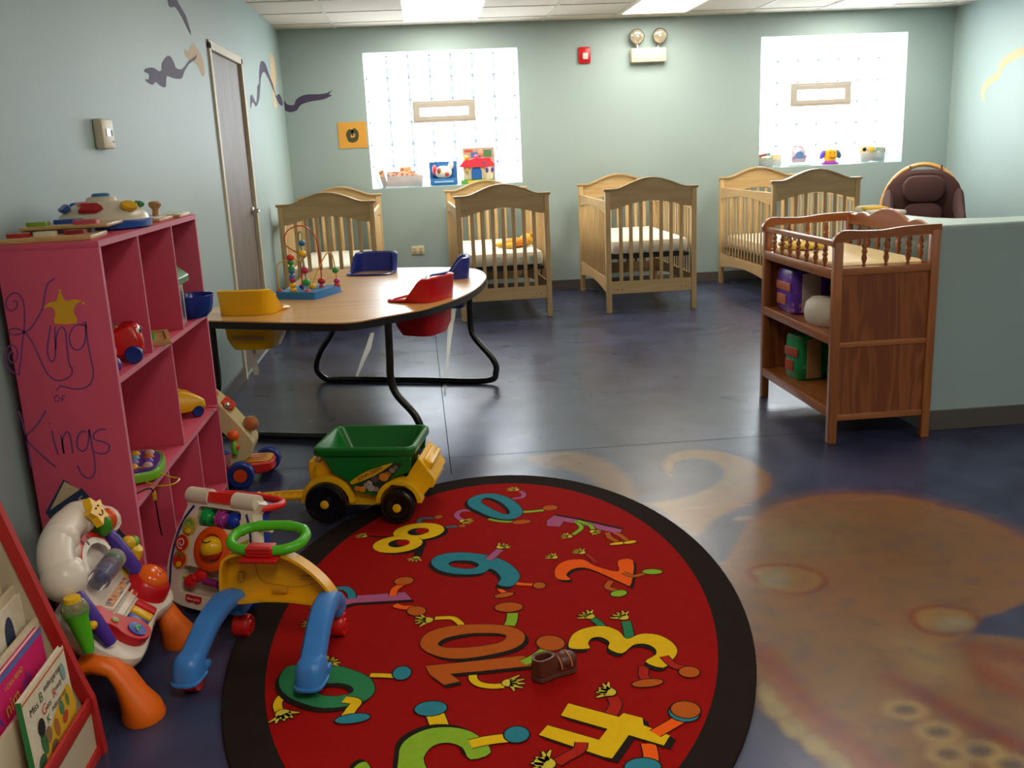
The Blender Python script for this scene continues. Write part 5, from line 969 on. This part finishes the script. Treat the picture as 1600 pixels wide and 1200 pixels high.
def d_kinder(b, w_, h):
    b.m(pp('yellow', '#d8a820')).flat(S2([(-.11, -.10), (.113, -.10), (.113, .0), (.08, .01), (.03, -.005), (-.02, -.03), (-.07, -.06)], True, 2), z=.0006)
    b.m(pp('orange', '#c8641e')).box((0, .092, .001), (w_, .004, .0006))
    dk = pp('ink', '#3a3430'); gr = pp('green_ink', '#3f7a3c'); rd = pp('red_ink', '#c23a26')
    b.m(dk).text('Miss', .026, T3(-.075, .055, .0008), .0001); b.m(gr).text('B', .034, T3(-.035, .058, .0008), .0001); b.m(dk).text('indergarten', .022, T3(.035, .066, .0008), .0001)
    b.m(rd).text('G', .034, T3(-.03, .025, .0008), .0001); b.m(dk).text('ets', .022, T3(-.005, .024, .0008), .0001); b.m(rd).text('R', .032, T3(.03, .03, .0008), .0001); b.m(dk).text('eady for', .02, T3(.072, .036, .0008), .0001)
    b.m(gr).text('K', .028, T3(-.02, -.004, .001), .0001); b.m(dk).text('indergarten', .018, T3(.045, .004, .001), .0001)
    for x, z, rx_, rz_, c in ((-.06, -.0, .018, .022, '#1c1a18'), (-.06, -.04, .014, .03, '#2f6a3c'), (-.035, -.035, .018, .02, '#8a6a40'), (.01, -.045, .014, .025, '#a8662c'), (.05, -.02, .012, .02, '#4a7a5a'), (.06, -.05, .018, .014, '#b8481e'), (.085, -.02, .01, .018, '#5f7a3a'), (-.085, -.07, .02, .018, '#35603a'), (-.02, -.075, .02, .015, '#7a5a3a'), (.09, .05, .012, .024, '#7f9a94')): b.m(pp('d'+c, c)).flat(ell(x, z, rx_, rz_, .2, 10), z=.0012)
book('white and yellow picture book about kindergarten in the bottom tier of the rack', 1.885, 2.13, -.908, .1255, .20, pp('white', '#d8cbb0'), d_kinder, '#2f8a4a')
def d_animals(b, w_, h):
    b.m(pp('blue', '#4a6aa8')).box((0, h/2-.008, .0008), (w_, .012, .0006)); b.m(pp('teal2', '#3f7f8e')).flat(S2([(-w_/2, -h/2), (w_/2, -h/2), (w_/2, -.0), (.09, -.03), (.04, -.02), (-.02, -.045), (-.08, -.03), (-w_/2, -.01)], True, 3), z=.0007)
    b.m(pp('violet', '#5a3a9a')).text('A', .05, T3(-.075, .012, .001, rz=.1), .0001); b.m(pp('gold', '#e0b030')).text('nim', .05, T3(-.005, .02, .001, rz=.1), .0001); b.m(pp('violet', '#5a3a9a')).text('als', .046, T3(.075, .03, .001, rz=.1), .0001)
    b.m(pp('gold', '#e0b030')).text('I CAN READ', .017, T3(.02, .062, .001), .0001)
    for x, z, r, c in ((.1, -.05, .02, '#7a5a4a'), (.05, -.07, .025, '#5a7aa0'), (-.03, -.08, .028, '#8a6a4a'), (-.11, -.06, .03, '#2f8a6a'), (.13, -.03, .016, '#6a5a8a'), (.0, -.06, .014, '#b86a5a')): b.m(pp('d'+c, c)).flat(ell(x, z, r, r*1.2, .3, 10), z=.001)
book('bright pink picture book about animals in the second tier of the rack', 1.76, 2.135, -.955, .1755, .20, pp('hotpink', '#cf1464'), d_animals, '#3a5aa0')
book('plain white board book behind the pink book about animals', 1.80, 2.165, -.9695, .1755, .208, pp('white2', '#d2c5a8'), None)
def d_green(b, w_, h):
    b.m(pp('red_ink', '#c23a26')).text('FARM', .05, T3(0, .02, .001, rz=.05), .0001) if 0 else b.m(pp('red_ink', '#c23a26')).box((0, .03, .001), (w_*.7, .02, .0006), rz=.06)
    b.m(pp('limep', '#7a9a3a')).flat(S2([(-w_/2, -h/2), (w_/2, -h/2), (w_/2, -.02), (0, .0), (-w_/2, -.03)], True, 3), z=.0007)
book('small green picture book with a red title band in the third tier', 1.80, 1.98, -.9905, .2855, .135, pp('greenb', '#3f7f50'), d_green)
def d_bird(b, w_, h):
    b.m(pp('navy', '#28344e')).flat(S2([(.07, -.05), (.055, -.01), (.06, .04), (.085, .06), (.1, .03), (.095, -.03)], True, 3), z=.001); b.m(pp('redd', '#b84030')).flat(ell(.078, -.055, .018, .014), z=.0012); b.m(pp('orange2', '#d88a3a')).flat(ell(-.06, .02, .014, .022), z=.001)
book('white picture book with a dark blue bird drawing in the third tier', 1.84, 2.17, -1.003, .2855, .165, pp('white3', '#d8ccb2'), d_bird)
def d_line(b, w_, h):
    b.m(pp('ink', '#3a3430')).ribbon(S2([(.07, -.07), (.075, -.02), (.08, .03), (.078, .06)], False, 4), .005, .001); b.m(pp('grey', '#8a8478')).text('the', .03, T3(.02, -.03, .001), .0001)
book('cream picture book with a thin black line drawing in the top tier', 1.86, 2.14, -1.031, .3705, .18, pp('cream3', '#d4c6a4'), d_line)
book('pale picture book tallest at the back of the top tier', 1.84, 2.17, -1.046, .3705, .235, pp('pale', '#c8bc9c'), None, '#2a3a6a')
# ================================================================ toys in the bookcase
SH = .8105
t = thing('toy_car', 'red toy car with big eyes and blue wheels on the upper bookcase shelf', 'toy car', (-1.005, 3.085, SH), .22)
b = MB(P('#c41a16', rough=.2)); b.rings([[(x*1.0, y, z) for x, y in rrect(l, w_, .03, 5, ox, 0)] for l, w_, z, ox in ((.14, .08, .02, 0), (.17, .1, .03, 0), (.175, .105, .06, 0), (.15, .095, .085, .01), (.06, .08, .115, .045), (.03, .05, .125, .045))]); b.build('body', t, bevel=.004)
b = MB(mat('clear_cab', '#e0c8a0', rough=.06, trans=.85, ior=1.2)); b.ball((-.02, 0, .085), (.055, .042, .045)); b.build('cab_dome', t)
b = MB(P('#d8901c')); b.tube(S2([(-.075, -.04, .07), (-.075, -.03, .12), (-.075, .03, .12), (-.075, .04, .07)], False, 4) if 0 else [(-.075, -.04, .07), (-.075, -.03, .115), (-.075, 0, .125), (-.075, .03, .115), (-.075, .04, .07)], .008); b.build('roll_bar', t)
for y in (-.02, .02):
    b = MB(WHITE); b.ball((.068, y, .095), (.014, .017, .017)); b.m(BLACK).ball((.079, y-.003, .097), (.006, .008, .008)); b.build('eye', t)
for x in (-.05, .055):
    for y in (-.05, .05):
        m = MB(P('#16307c'), T3(x, y, .028, rx=PI/2)); m.lathe([(.01, -.014), (.025, -.015), (.028, -.009), (.028, .009), (.025, .015), (.01, .014), (0, .014)]); m.build('wheel', t)
t = thing('toy_figure', 'small orange and purple toy figure at the near end of the upper shelf', 'toy', (-.965, 2.885, SH))
MB(P('#5a2f8e')).ball((0, 0, .03), (.035, .03, .03)).build('base', t); MB(P('#e07a1c')).ball((0, 0, .07), (.026, .024, .032)).build('body', t); MB(P('#d8a070')).ball((0, 0, .118), .024).build('head', t)
t = thing('puzzle_tray', 'small wooden puzzle tray with a green piece on the upper shelf', 'puzzle', (-1.03, 3.43, SH), .3)
PZ = wood('puzzle_wood', '#cda66a', '#b98f52', 'X', 20); b = MB(PZ); b.box((0, 0, .004), (.2, .24, .008)); b.prism(rrect(.2, .24, .01, 2), .008, .008, [rrect(.17, .21, .01, 2)]); b.build('tray', t)
b = MB(P('#4f9a2c')); b.prism(S2([(-.03, -.06), (.04, -.05), (.05, 0), (.02, .04), (-.04, .03)], True, 3), .02, .008); b.build('piece', t); b = MB(P('#2a6a3a')); b.prism(rrect(.05, .07, .015, 3, -.03, .06), .014, .008); b.build('piece', t)
t = thing('toy_house', 'white toy house with a green roof in the far upper compartment', 'toy house', (-1.05, 3.758, SH), 0)
b = MB(P('#d6ccb8', rough=.4)); b.T = XZ(.07); b.prism([(-.09, 0), (.09, 0), (.09, .18), (0, .25), (-.09, .18)], .14); b.build('walls', t)
b = MB(P('#12722e')); b.T = XZ(.085); b.prism([(-.115, .16), (0, .248), (.115, .16), (.115, .185), (0, .28), (-.115, .185)], .17); b.build('roof', t, bevel=.003)
b = MB(P('#8f8a86')); b.box((.092, .0, .07), (.006, .08, .14)); b.m(P('#4a4450')).box((.0955, .0, .075), (.003, .055, .11)); b.build('door', t); MB(P('#e0a81c')).ball((.03, -.05, .275), .028).build('chimney_ball', t)
t = thing('toy_bucket', 'shiny blue plastic bowl sticking out of the far upper compartment', 'bowl', (-.955, 3.938, SH), 0)
b = MB(P('#173a92', rough=.2)); b.lathe([(.0, 0), (.05, .0), (.07, .02), (.084, .06), (.088, .09), (.083, .09), (.075, .05), (.05, .015), (0, .012)], seg=28); b.build('bowl', t)
t = thing('toy_phone', 'yellow toy telephone with blue wheels in the middle shelf far compartment', 'toy phone', (-1.04, 3.86, .4150), .55)
b = MB(P('#e6b010', rough=.28)); b.rings([[(x, y, z) for x, y in rrect(l, w_, .02, 4, ox, 0)] for l, w_, z, ox in ((.17, .11, .025, 0), (.185, .125, .04, 0), (.18, .12, .065, 0), (.12, .1, .10, -.02), (.08, .09, .112, -.03))]); b.build('body', t, bevel=.003)
b = MB(P('#d24a1c')); b.box((.03, 0, .095), (.04, .06, .012), .004, ry=.6); b.build('key_red', t); b = MB(P('#6a7a5a'))
for i in (-1, 0, 1): b.box((-.012, i*.025, .112), (.03, .016, .008), .003, ry=.35)
b.build('key_row', t)
for x in (-.055, .055):
    for y in (-.05, .05):
        m = MB(P('#16307c'), T3(x, y, .024, rx=PI/2)); m.lathe([(.008, -.012), (.022, -.013), (.024, -.008), (.024, .008), (.022, .013), (0, .012)]); m.build('wheel', t)
b = MB(P('#a81c1c')); b.tube(S3([(.09, -.02, .03), (.13, -.03, .005), (.16, -.01, .004), (.15, .04, .004), (.11, .05, .004)]) if 0 else spline([(.085, -.02, .03), (.12, -.04, .006), (.15, -.03, .004), (.155, .02, .004), (.12, .05, .004)], 5), .002, seg=6); b.build('cord', t)
t = thing('learning_toy', 'green and purple button toy with a yellow cord on the middle shelf', 'toy', (-1.045, 3.13, .4150), .22)
b = MB(P('#6fae1e')); eo = S2([(-.11, -.12), (.08, -.13), (.12, -.05), (.12, .08), (.06, .14), (-.11, .13)], True, 4); b.rings([[(x*s, y*s, z) for x, y in eo] for s, z in ((.9, 0), (1, .01), (1, .03), (.96, .04), (.9, .036))]); b.build('frame', t)
b = MB(P('#4c2f86')); b.prism([(x*.88, y*.88) for x, y in eo], .03, .012); b.build('face', t)
cols = ['#d8961c', '#c8641c', '#7a6a9a', '#b89a8a', '#5f8a98', '#6a44a0']
for i in range(4):
    for j in range(4):
        c = cols[(i*3+j*2) % 6]; b = MB(P(c)); b.ball((-.06+.045*i, -.075+.05*j, .045), (.017, .017, .012), 12, 6); b.build('button', t)
b = MB(P('#c8a41c')); b.tube(spline([(.02, -.07, .05), (.08, -.09, .035), (.14, -.1, .005), (.17, -.13, .003), (.15, -.18, .003), (.10, -.17, .003), (.07, -.14, .01)], 5), .0028, seg=6); b.build('cord', t)
t = thing('cord', 'thin black cord with a yellow tag hanging off the middle shelf of the bookcase', 'cord', (-.93, 2.98, .415))
b = MB(BLACK); b.tube(spline([(-1.0, 2.87, .4175), (-.96, 2.92, .4175), (-.936, 2.962, .418), (-.922, 2.975, .41), (-.919, 2.985, .37), (-.921, 2.998, .29), (-.92, 3.005, .24)], 5), .0028, seg=6); b.build('wire', t, True); MB(P('#c9a01c')).box((-.919, 2.983, .385), (.010, .014, .03), .002).build('tag', t, True)
# ================================================================ toys on top of the bookcase
ZT = 1.2155
t = thing('puzzle_board', 'wooden puzzle board with dark and red pieces nearest on the bookcase top', 'puzzle', (-1.09, 2.955, ZT), .08)
MB(PZ).box((0, 0, .007), (.25, .2, .014), .002).build('board', t)
for i, (x, y, c) in enumerate(((-.07, .05, '#3a2226'), (.0, .055, '#4a1c22'), (.07, .05, '#2f2024'), (-.09, -.03, '#a8281e'), (.06, -.0, '#8a1c1c'), (-.02, -.02, '#d8c8a8'))):
    b = MB(P(c)); b.prism(rrect(.06, .055, .012, 2, x, y), .012, .014); b.build('piece', t)
t = thing('puzzle_board', 'wooden puzzle board with green and pink pieces on top of the dark one', 'puzzle', (-1.085, 3.10, ZT+.0265), .06)
MB(PZ).box((0, 0, .005), (.25, .2, .010), .002).build('board', t)
for x, y, c, w_ in ((-.085, -.05, '#7a9a2c', .06), (.055, -.05, '#c04a58', .07), (-.02, .03, '#2c4a9a', .08)):
    b = MB(P(c)); b.prism(rrect(w_, .05, .008, 2, x, y), .013, .010); b.build('piece', t)
t = thing('activity_dome', 'white domed activity toy with a blue base and coloured buttons on top of the bookcase', 'toy', (-1.075, 3.37, ZT), .2)
b = MB(P('#1f4ea0')); b.lathe([(.14, 0), (.152, .005), (.152, .024), (.146, .03), (0, .03)], seg=40); b.build('base', t)
b = MB(P('#d8ccb2')); b.lathe([(.144, .028), (.14, .045), (.11, .07), (.085, .085), (.05, .092), (.045, .104), (.03, .108), (0, .108)], seg=40); b.build('dome', t)
def button(a, c, w_, h, sh=0):
    T = T3(rz=a) @ frame((.118, 0, .071), (0, 1, 0), (-.8, 0, .6)); b = MB(P(c), T)
    b.prism({0: rrect(w_, h, .008, 2), 1: [(-w_/2, -h/2), (w_*.25, -h/2), (w_/2, 0), (w_*.25, h/2), (-w_/2, h/2), (-w_*.4, 0)], 2: ell(0, 0, w_/2, h/2, 0, 8)}[sh], .014, -.002); b.build('button', t, bevel=.002)
button(-1.75, '#b01c20', .075, .036, 1); button(-.72, '#e0a80c', .065, .044, 2); button(.35, '#2f8a3a', .07, .02); button(-2.75, '#28509a', .06, .03); button(1.6, '#b01c20', .06, .03); button(2.4, '#2c4a9a', .06, .03)
b = MB(P('#3f7aa8')); b.lathe([(.028, .106), (.03, .112), (.024, .118), (0, .119)]); b.build('top_button', t); b = MB(P('#d88a8a')); b.box((-.05, -.07, .09), (.04, .03, .01), .004); b.build('cheek', t)
KN = wood('knob_wood', '#b98a50', '#a87840', 'Z', 30)
t = thing('knob_puzzle', 'wooden puzzle board with two round wooden knobs on the bookcase top', 'puzzle', (-1.055, 3.70, ZT), 0)
MB(PZ).box((0, 0, .006), (.2, .2, .012), .002).build('board', t); b = MB(P('#cfd0d4')); b.prism(rrect(.16, .16, .01, 2), .003, .012); b.build('picture', t)
for x, y in ((-.02, .05), (.045, .07)):
    b = MB(KN); b.lathe([(.018, .014), (.013, .02), (.011, .035), (.014, .042), (.022, .05), (.024, .06), (.018, .068), (0, .07)], (x, y, 0)); b.build('knob', t)
t = thing('puzzle_board', 'pale puzzle board lying flat at the far front corner of the bookcase top', 'puzzle', (-1.04, 3.92, ZT), .05)
MB(PZ).box((0, 0, .006), (.2, .22, .012), .002).build('board', t); b = MB(P('#d8d2c4')); b.prism(rrect(.17, .19, .01, 2), .003, .012); b.build('picture', t)
# ================================================================ things on the window sills
SG = [speckle('magazine', '#d8b890', ['#c8785a', '#d8a45a', '#8a6a90', '#c85a50', '#e0d0b0', '#7a8aa8'], 35, .6, .5), speckle('magazine2', '#c89a6a', ['#b05a4a', '#d8b46a', '#9a5a5a', '#e0c8a0'], 30, .6, .5)]
CLR = mat('clear_bin', '#e4e8f0', rough=.25, trans=.7, ior=1.1)
def bin_(label, x, z, w_, d, h, seed, n=7, kind='bin', hh=.2):
    y = 9.78; t = thing('storage_bin', label, kind, (x, y, z), 0)
    b = MB(CLR); b.rings([[(p_[0], p_[1], zz) for p_ in rrect(w_*s, d*s, .02, 3)] for s, zz in ((.82, 0), (.84, .002), (1, h), (1.05, h+.002), (1.05, h+.01), (.98, h+.01), (.81, .006))], cap1=False)
    b.rings([[(p_[0], p_[1], zz) for p_ in rrect(w_*.8, d*.8, .02, 3)] for zz in (.004, .006)]); b.build('tub', t)
    return t
def clutter(label, name, cat, x, z, w_, d, h, m, ry=0, rx=0, y=9.78, grp='papers in the clear sill bins'):
    t = thing(name, label, cat, (x, y, z), 0); b = MB(m); b.box((0, 0, h/2), (w_, d, h), .002, ry=ry, rx=rx); b.build('cover', t); return t
Z1, Z2 = 1.0985, 1.1235
bin_('clear plastic bin of booklets at the left end of the left window sill', -.20, Z1, .50, .2, .10, 1)
clutter('striped booklets leaning at the left end of the left sill bin', 'booklet', 'booklet', -.375, Z1+.008, .05, .13, .165, SG[1], ry=-.25)
clutter('orange and tan booklet standing across the left sill bin', 'booklet', 'booklet', -.20, Z1+.008, .28, .012, .145, SG[0], y=9.8)
clutter('tan booklet standing tallest in the left sill bin', 'booklet', 'booklet', -.15, Z1+.008, .12, .012, .185, SG[1], y=9.83)
clutter('pale mauve booklet at the right end of the left sill bin', 'booklet', 'booklet', -.03, Z1+.008, .09, .12, .11, SG[0], ry=.25)
# boxed plush toy
t = thing('boxed_toy', 'blue toy package holding a white toy dog with a red nose on the left sill', 'toy package', (.225, 9.76, Z1), 0)
BX = P('#2f6fae', rough=.5); b = MB(BX); b.box((0, .05, .115), (.275, .012, .23)); b.box((0, .0, .006), (.25, .11, .012)); b.box((0, -.035, .035), (.245, .04, .06), .004); b.m(P('#c8d8ea')).text('Touch & Sing', .026, T3(0, -.0555, .035, rx=PI/2), .0003) if 0 else b.m(P('#a8c4e2')).box((0, -.056, .035), (.19, .002, .014)); b.build('box', t)
PW = P('#e4dccf', rough=.5); b = MB(PW); b.ball((0, -.005, .125), (.085, .05, .065)); b.build('dog_head', t); b = MB(PW); b.ball((.075, .0, .185), (.028, .016, .045), M=Matrix.Rotation(.4, 4, 'Y')); b.build('ear', t)
b = MB(P('#b84a44')); b.ball((.035, -.05, .105), (.022, .014, .022)); b.build('nose', t); b = MB(P('#9a4a30')); b.ball((-.04, -.03, .14), (.026, .026, .035)); b.build('eye_patch', t); b = MB(P('#c8404a')); b.ball((-.085, 0, .15), (.025, .03, .05)); b.build('bow', t)
t = thing('boxed_playset', 'large toy package with a red roofed cottage and blue door on the left sill', 'toy package', (.56, 9.77, Z1), 0)
b = MB(P('#b9a08c', rough=.6)); b.box((.03, .06, .175), (.32, .012, .35)); b.m(P('#c05040')).box((-.07, .053, .32), (.08, .003, .02)); b.m(P('#5a8a5a')).box((.12, .053, .29), (.08, .003, .07)); b.m(P('#5a78a8')).box((.0, .053, .28), (.1, .003, .05)); b.m(P('#d8a080')).ball((.05, .05, .30), (.03, .01, .035)); b.m(P('#5fa04a')).box((0, 0, .02), (.33, .12, .04)); b.m(P('#d8b43a')).box((0, -.061, .02), (.2, .003, .025)); b.build('package', t)
b = MB(P('#dccdb2', rough=.5)); b.box((0, .01, .115), (.27, .09, .15), .006); b.box((.12, -.0, .11), (.07, .1, .15), .006); b.build('cottage', t)
b = MB(P('#d83a4a')); T = XZ(.06); b.T = T3(0, .065, 0) @ frame((0, 0, 0), (1, 0, 0), (0, 0, 1)); b.prism(S2([(-.155, .165), (.165, .165), (.15, .215), (.13, .25), (.05, .245), (0, .255), (-.06, .235), (-.12, .23), (-.15, .2)], True, 3), .12); b.build('roof', t, bevel=.008)
b = MB(P('#2a62ae'), frame((-.005, -.037, .045), (1, 0, 0), (0, 0, 1))); b.prism([(-.052, 0), (.052, 0), (.052, .07)]+[(.052*math.cos(a), .07+.055*math.sin(a)) for a in [PI*k/10 for k in range(1, 10)]]+[(-.052, .07)], .008); b.m(P('#cdb98a')).ribbon([(-.06, 0), (-.06, .07)]+[(.06*math.cos(PI-a), .07+.063*math.sin(a)) for a in [PI*k/10 for k in range(1, 10)]]+[(.06, .07), (.06, 0)], .012, .009); b.build('door', t)
for x, c in ((.10, '#5a3a8e'), (.155, '#5a3a8e'), (-.10, '#c8944a')):
    b = MB(P(c)); b.ball((x, -.052, .13), (.016, .008, .026)); b.build('window', t)
for x, z, c, r in ((-.1, .255, '#e0b43a', .026), (0, .262, '#c85a80', .022), (.075, .2, '#4a62a8', .028)):
    b = MB(P(c)); b.ball((x, -.03, z), r); b.build('rooftop_ball', t)
# right sill
bin_('clear bin of books at the left end of the right window sill', 3.565, Z2, .27, .2, .07, 2)
clutter('green and brown book lying on top of the right sill book bin', 'booklet', 'book', 3.53, Z2+.012, .15, .1, .085, speckle('greenbook', '#a8a07a', ['#7a9a7a', '#b08a5a', '#c8b48a'], 25, .6, .5), ry=.1)
clutter('teal booklet with a red edge lying across the right sill book bin', 'booklet', 'book', 3.50, Z2+.105, .16, .1, .03, speckle('tealbook', '#7a9a90', ['#a85a4a', '#6a8a88'], 20, .6, .5), ry=-.15)
clutter('cream soft book at the right of the right sill book bin', 'booklet', 'book', 3.645, Z2+.012, .1, .1, .11, mat('soft_cream', '#dcc89a', rough=.8))
t = thing('toy_radio', 'small white toy radio with a pink handle and blue dial on the right sill', 'toy radio', (3.885, 9.75, Z2), 0)
b = MB(P('#d8dce4')); b.box((0, 0, .018), (.23, .14, .036), .01); b.build('base', t); b = MB(P('#b8a8b0')); b.T = T3(0, .02, .1, rx=-.25); b.box((0, 0, 0), (.16, .05, .14), .02); b.build('body', t)
b = MB(P('#6a8ab8')); b.lathe([(.045, 0), (.045, .01), (0, .012)], (0, -.012, .105), Matrix.Rotation(PI/2+.25, 4, 'X')); b.build('dial', t); b = MB(P('#d07a8a')); b.tube([(.055*math.cos(a), .03, .155+.04*math.sin(a)) for a in [PI*k/10 for k in range(11)]], .009); b.build('handle', t)
b = MB(P('#7a6a9a'))
for x in (-.06, .06):
    b = MB(P('#9a7a98')); b.ball((x, -.02, .09), .02); b.build('button', t)
t = thing('singing_toy', 'yellow smiling face toy with a purple base and thin handle on the right sill', 'toy', (4.22, 9.75, Z2), 0)
b = MB(P('#8a2a9a')); b.lathe([(.095, 0), (.095, .015), (.07, .035), (0, .035)], sy=.7); b.build('base', t); b = MB(P('#e8a41c')); b.lathe([(.055, .03), (.068, .06), (.07, .1), (.062, .14), (.04, .155), (0, .158)], sy=.8); b.build('face', t)
b = MB(P('#7a4a10')); b.tube([(.032*math.cos(a), -.057, .09+.026*math.sin(a)) for a in [PI*(1.15+.7*k/6) for k in range(7)]], .004)
for x in (-.022, .022): b.ball((x, -.052, .115), .007)
b.build('smile', t)
for sx, c in ((-1, '#5a44b8'), (1, '#3a5a78')):
    b = MB(P(c)); b.ball((sx*.085, 0, .1), (.028, .03, .05), M=Matrix.Rotation(-sx*.4, 4, 'Y')); b.build('ear', t)
b = MB(P('#3a6a5a')); b.tube([(-.07, 0, .12), (-.075, 0, .19)]+[(.075*math.cos(PI-a), 0, .20+.03*math.sin(a)) for a in [PI*k/8 for k in range(1, 8)]]+[(.075, 0, .19), (.07, 0, .12)], .005); b.build('handle', t)
bin_('clear bin of plush toys at the right end of the right window sill', 4.66, Z2, .30, .2, .09, 3)
t = thing('plush_toy', 'cream plush toy with a dark eye sitting in the right sill toy bin', 'plush toy', (4.60, 9.77, Z2+.01), 0)
b = MB(mat('plush_cream', '#d8bf98', rough=.95, bump=.5, bs=150)); b.box((0, 0, .085), (.17, .1, .17), .045); b.build('body', t); b = MB(BLACK); b.ball((-.03, -.05, .125), (.02, .01, .02)); b.build('eye', t); b = MB(mat('plush_gold', '#d8b04a', rough=.9)); b.ball((.05, -.045, .12), (.03, .014, .035)); b.build('patch', t)
clutter('green and red striped toy box on the right of the right sill toy bin', 'toy_box', 'toy', 4.745, Z2+.012, .11, .1, .14, speckle('stripes', '#8aa088', ['#b85a5a', '#6a9a7a', '#d8c8a8', '#a85a8a'], 18, .6, .5), ry=.1)
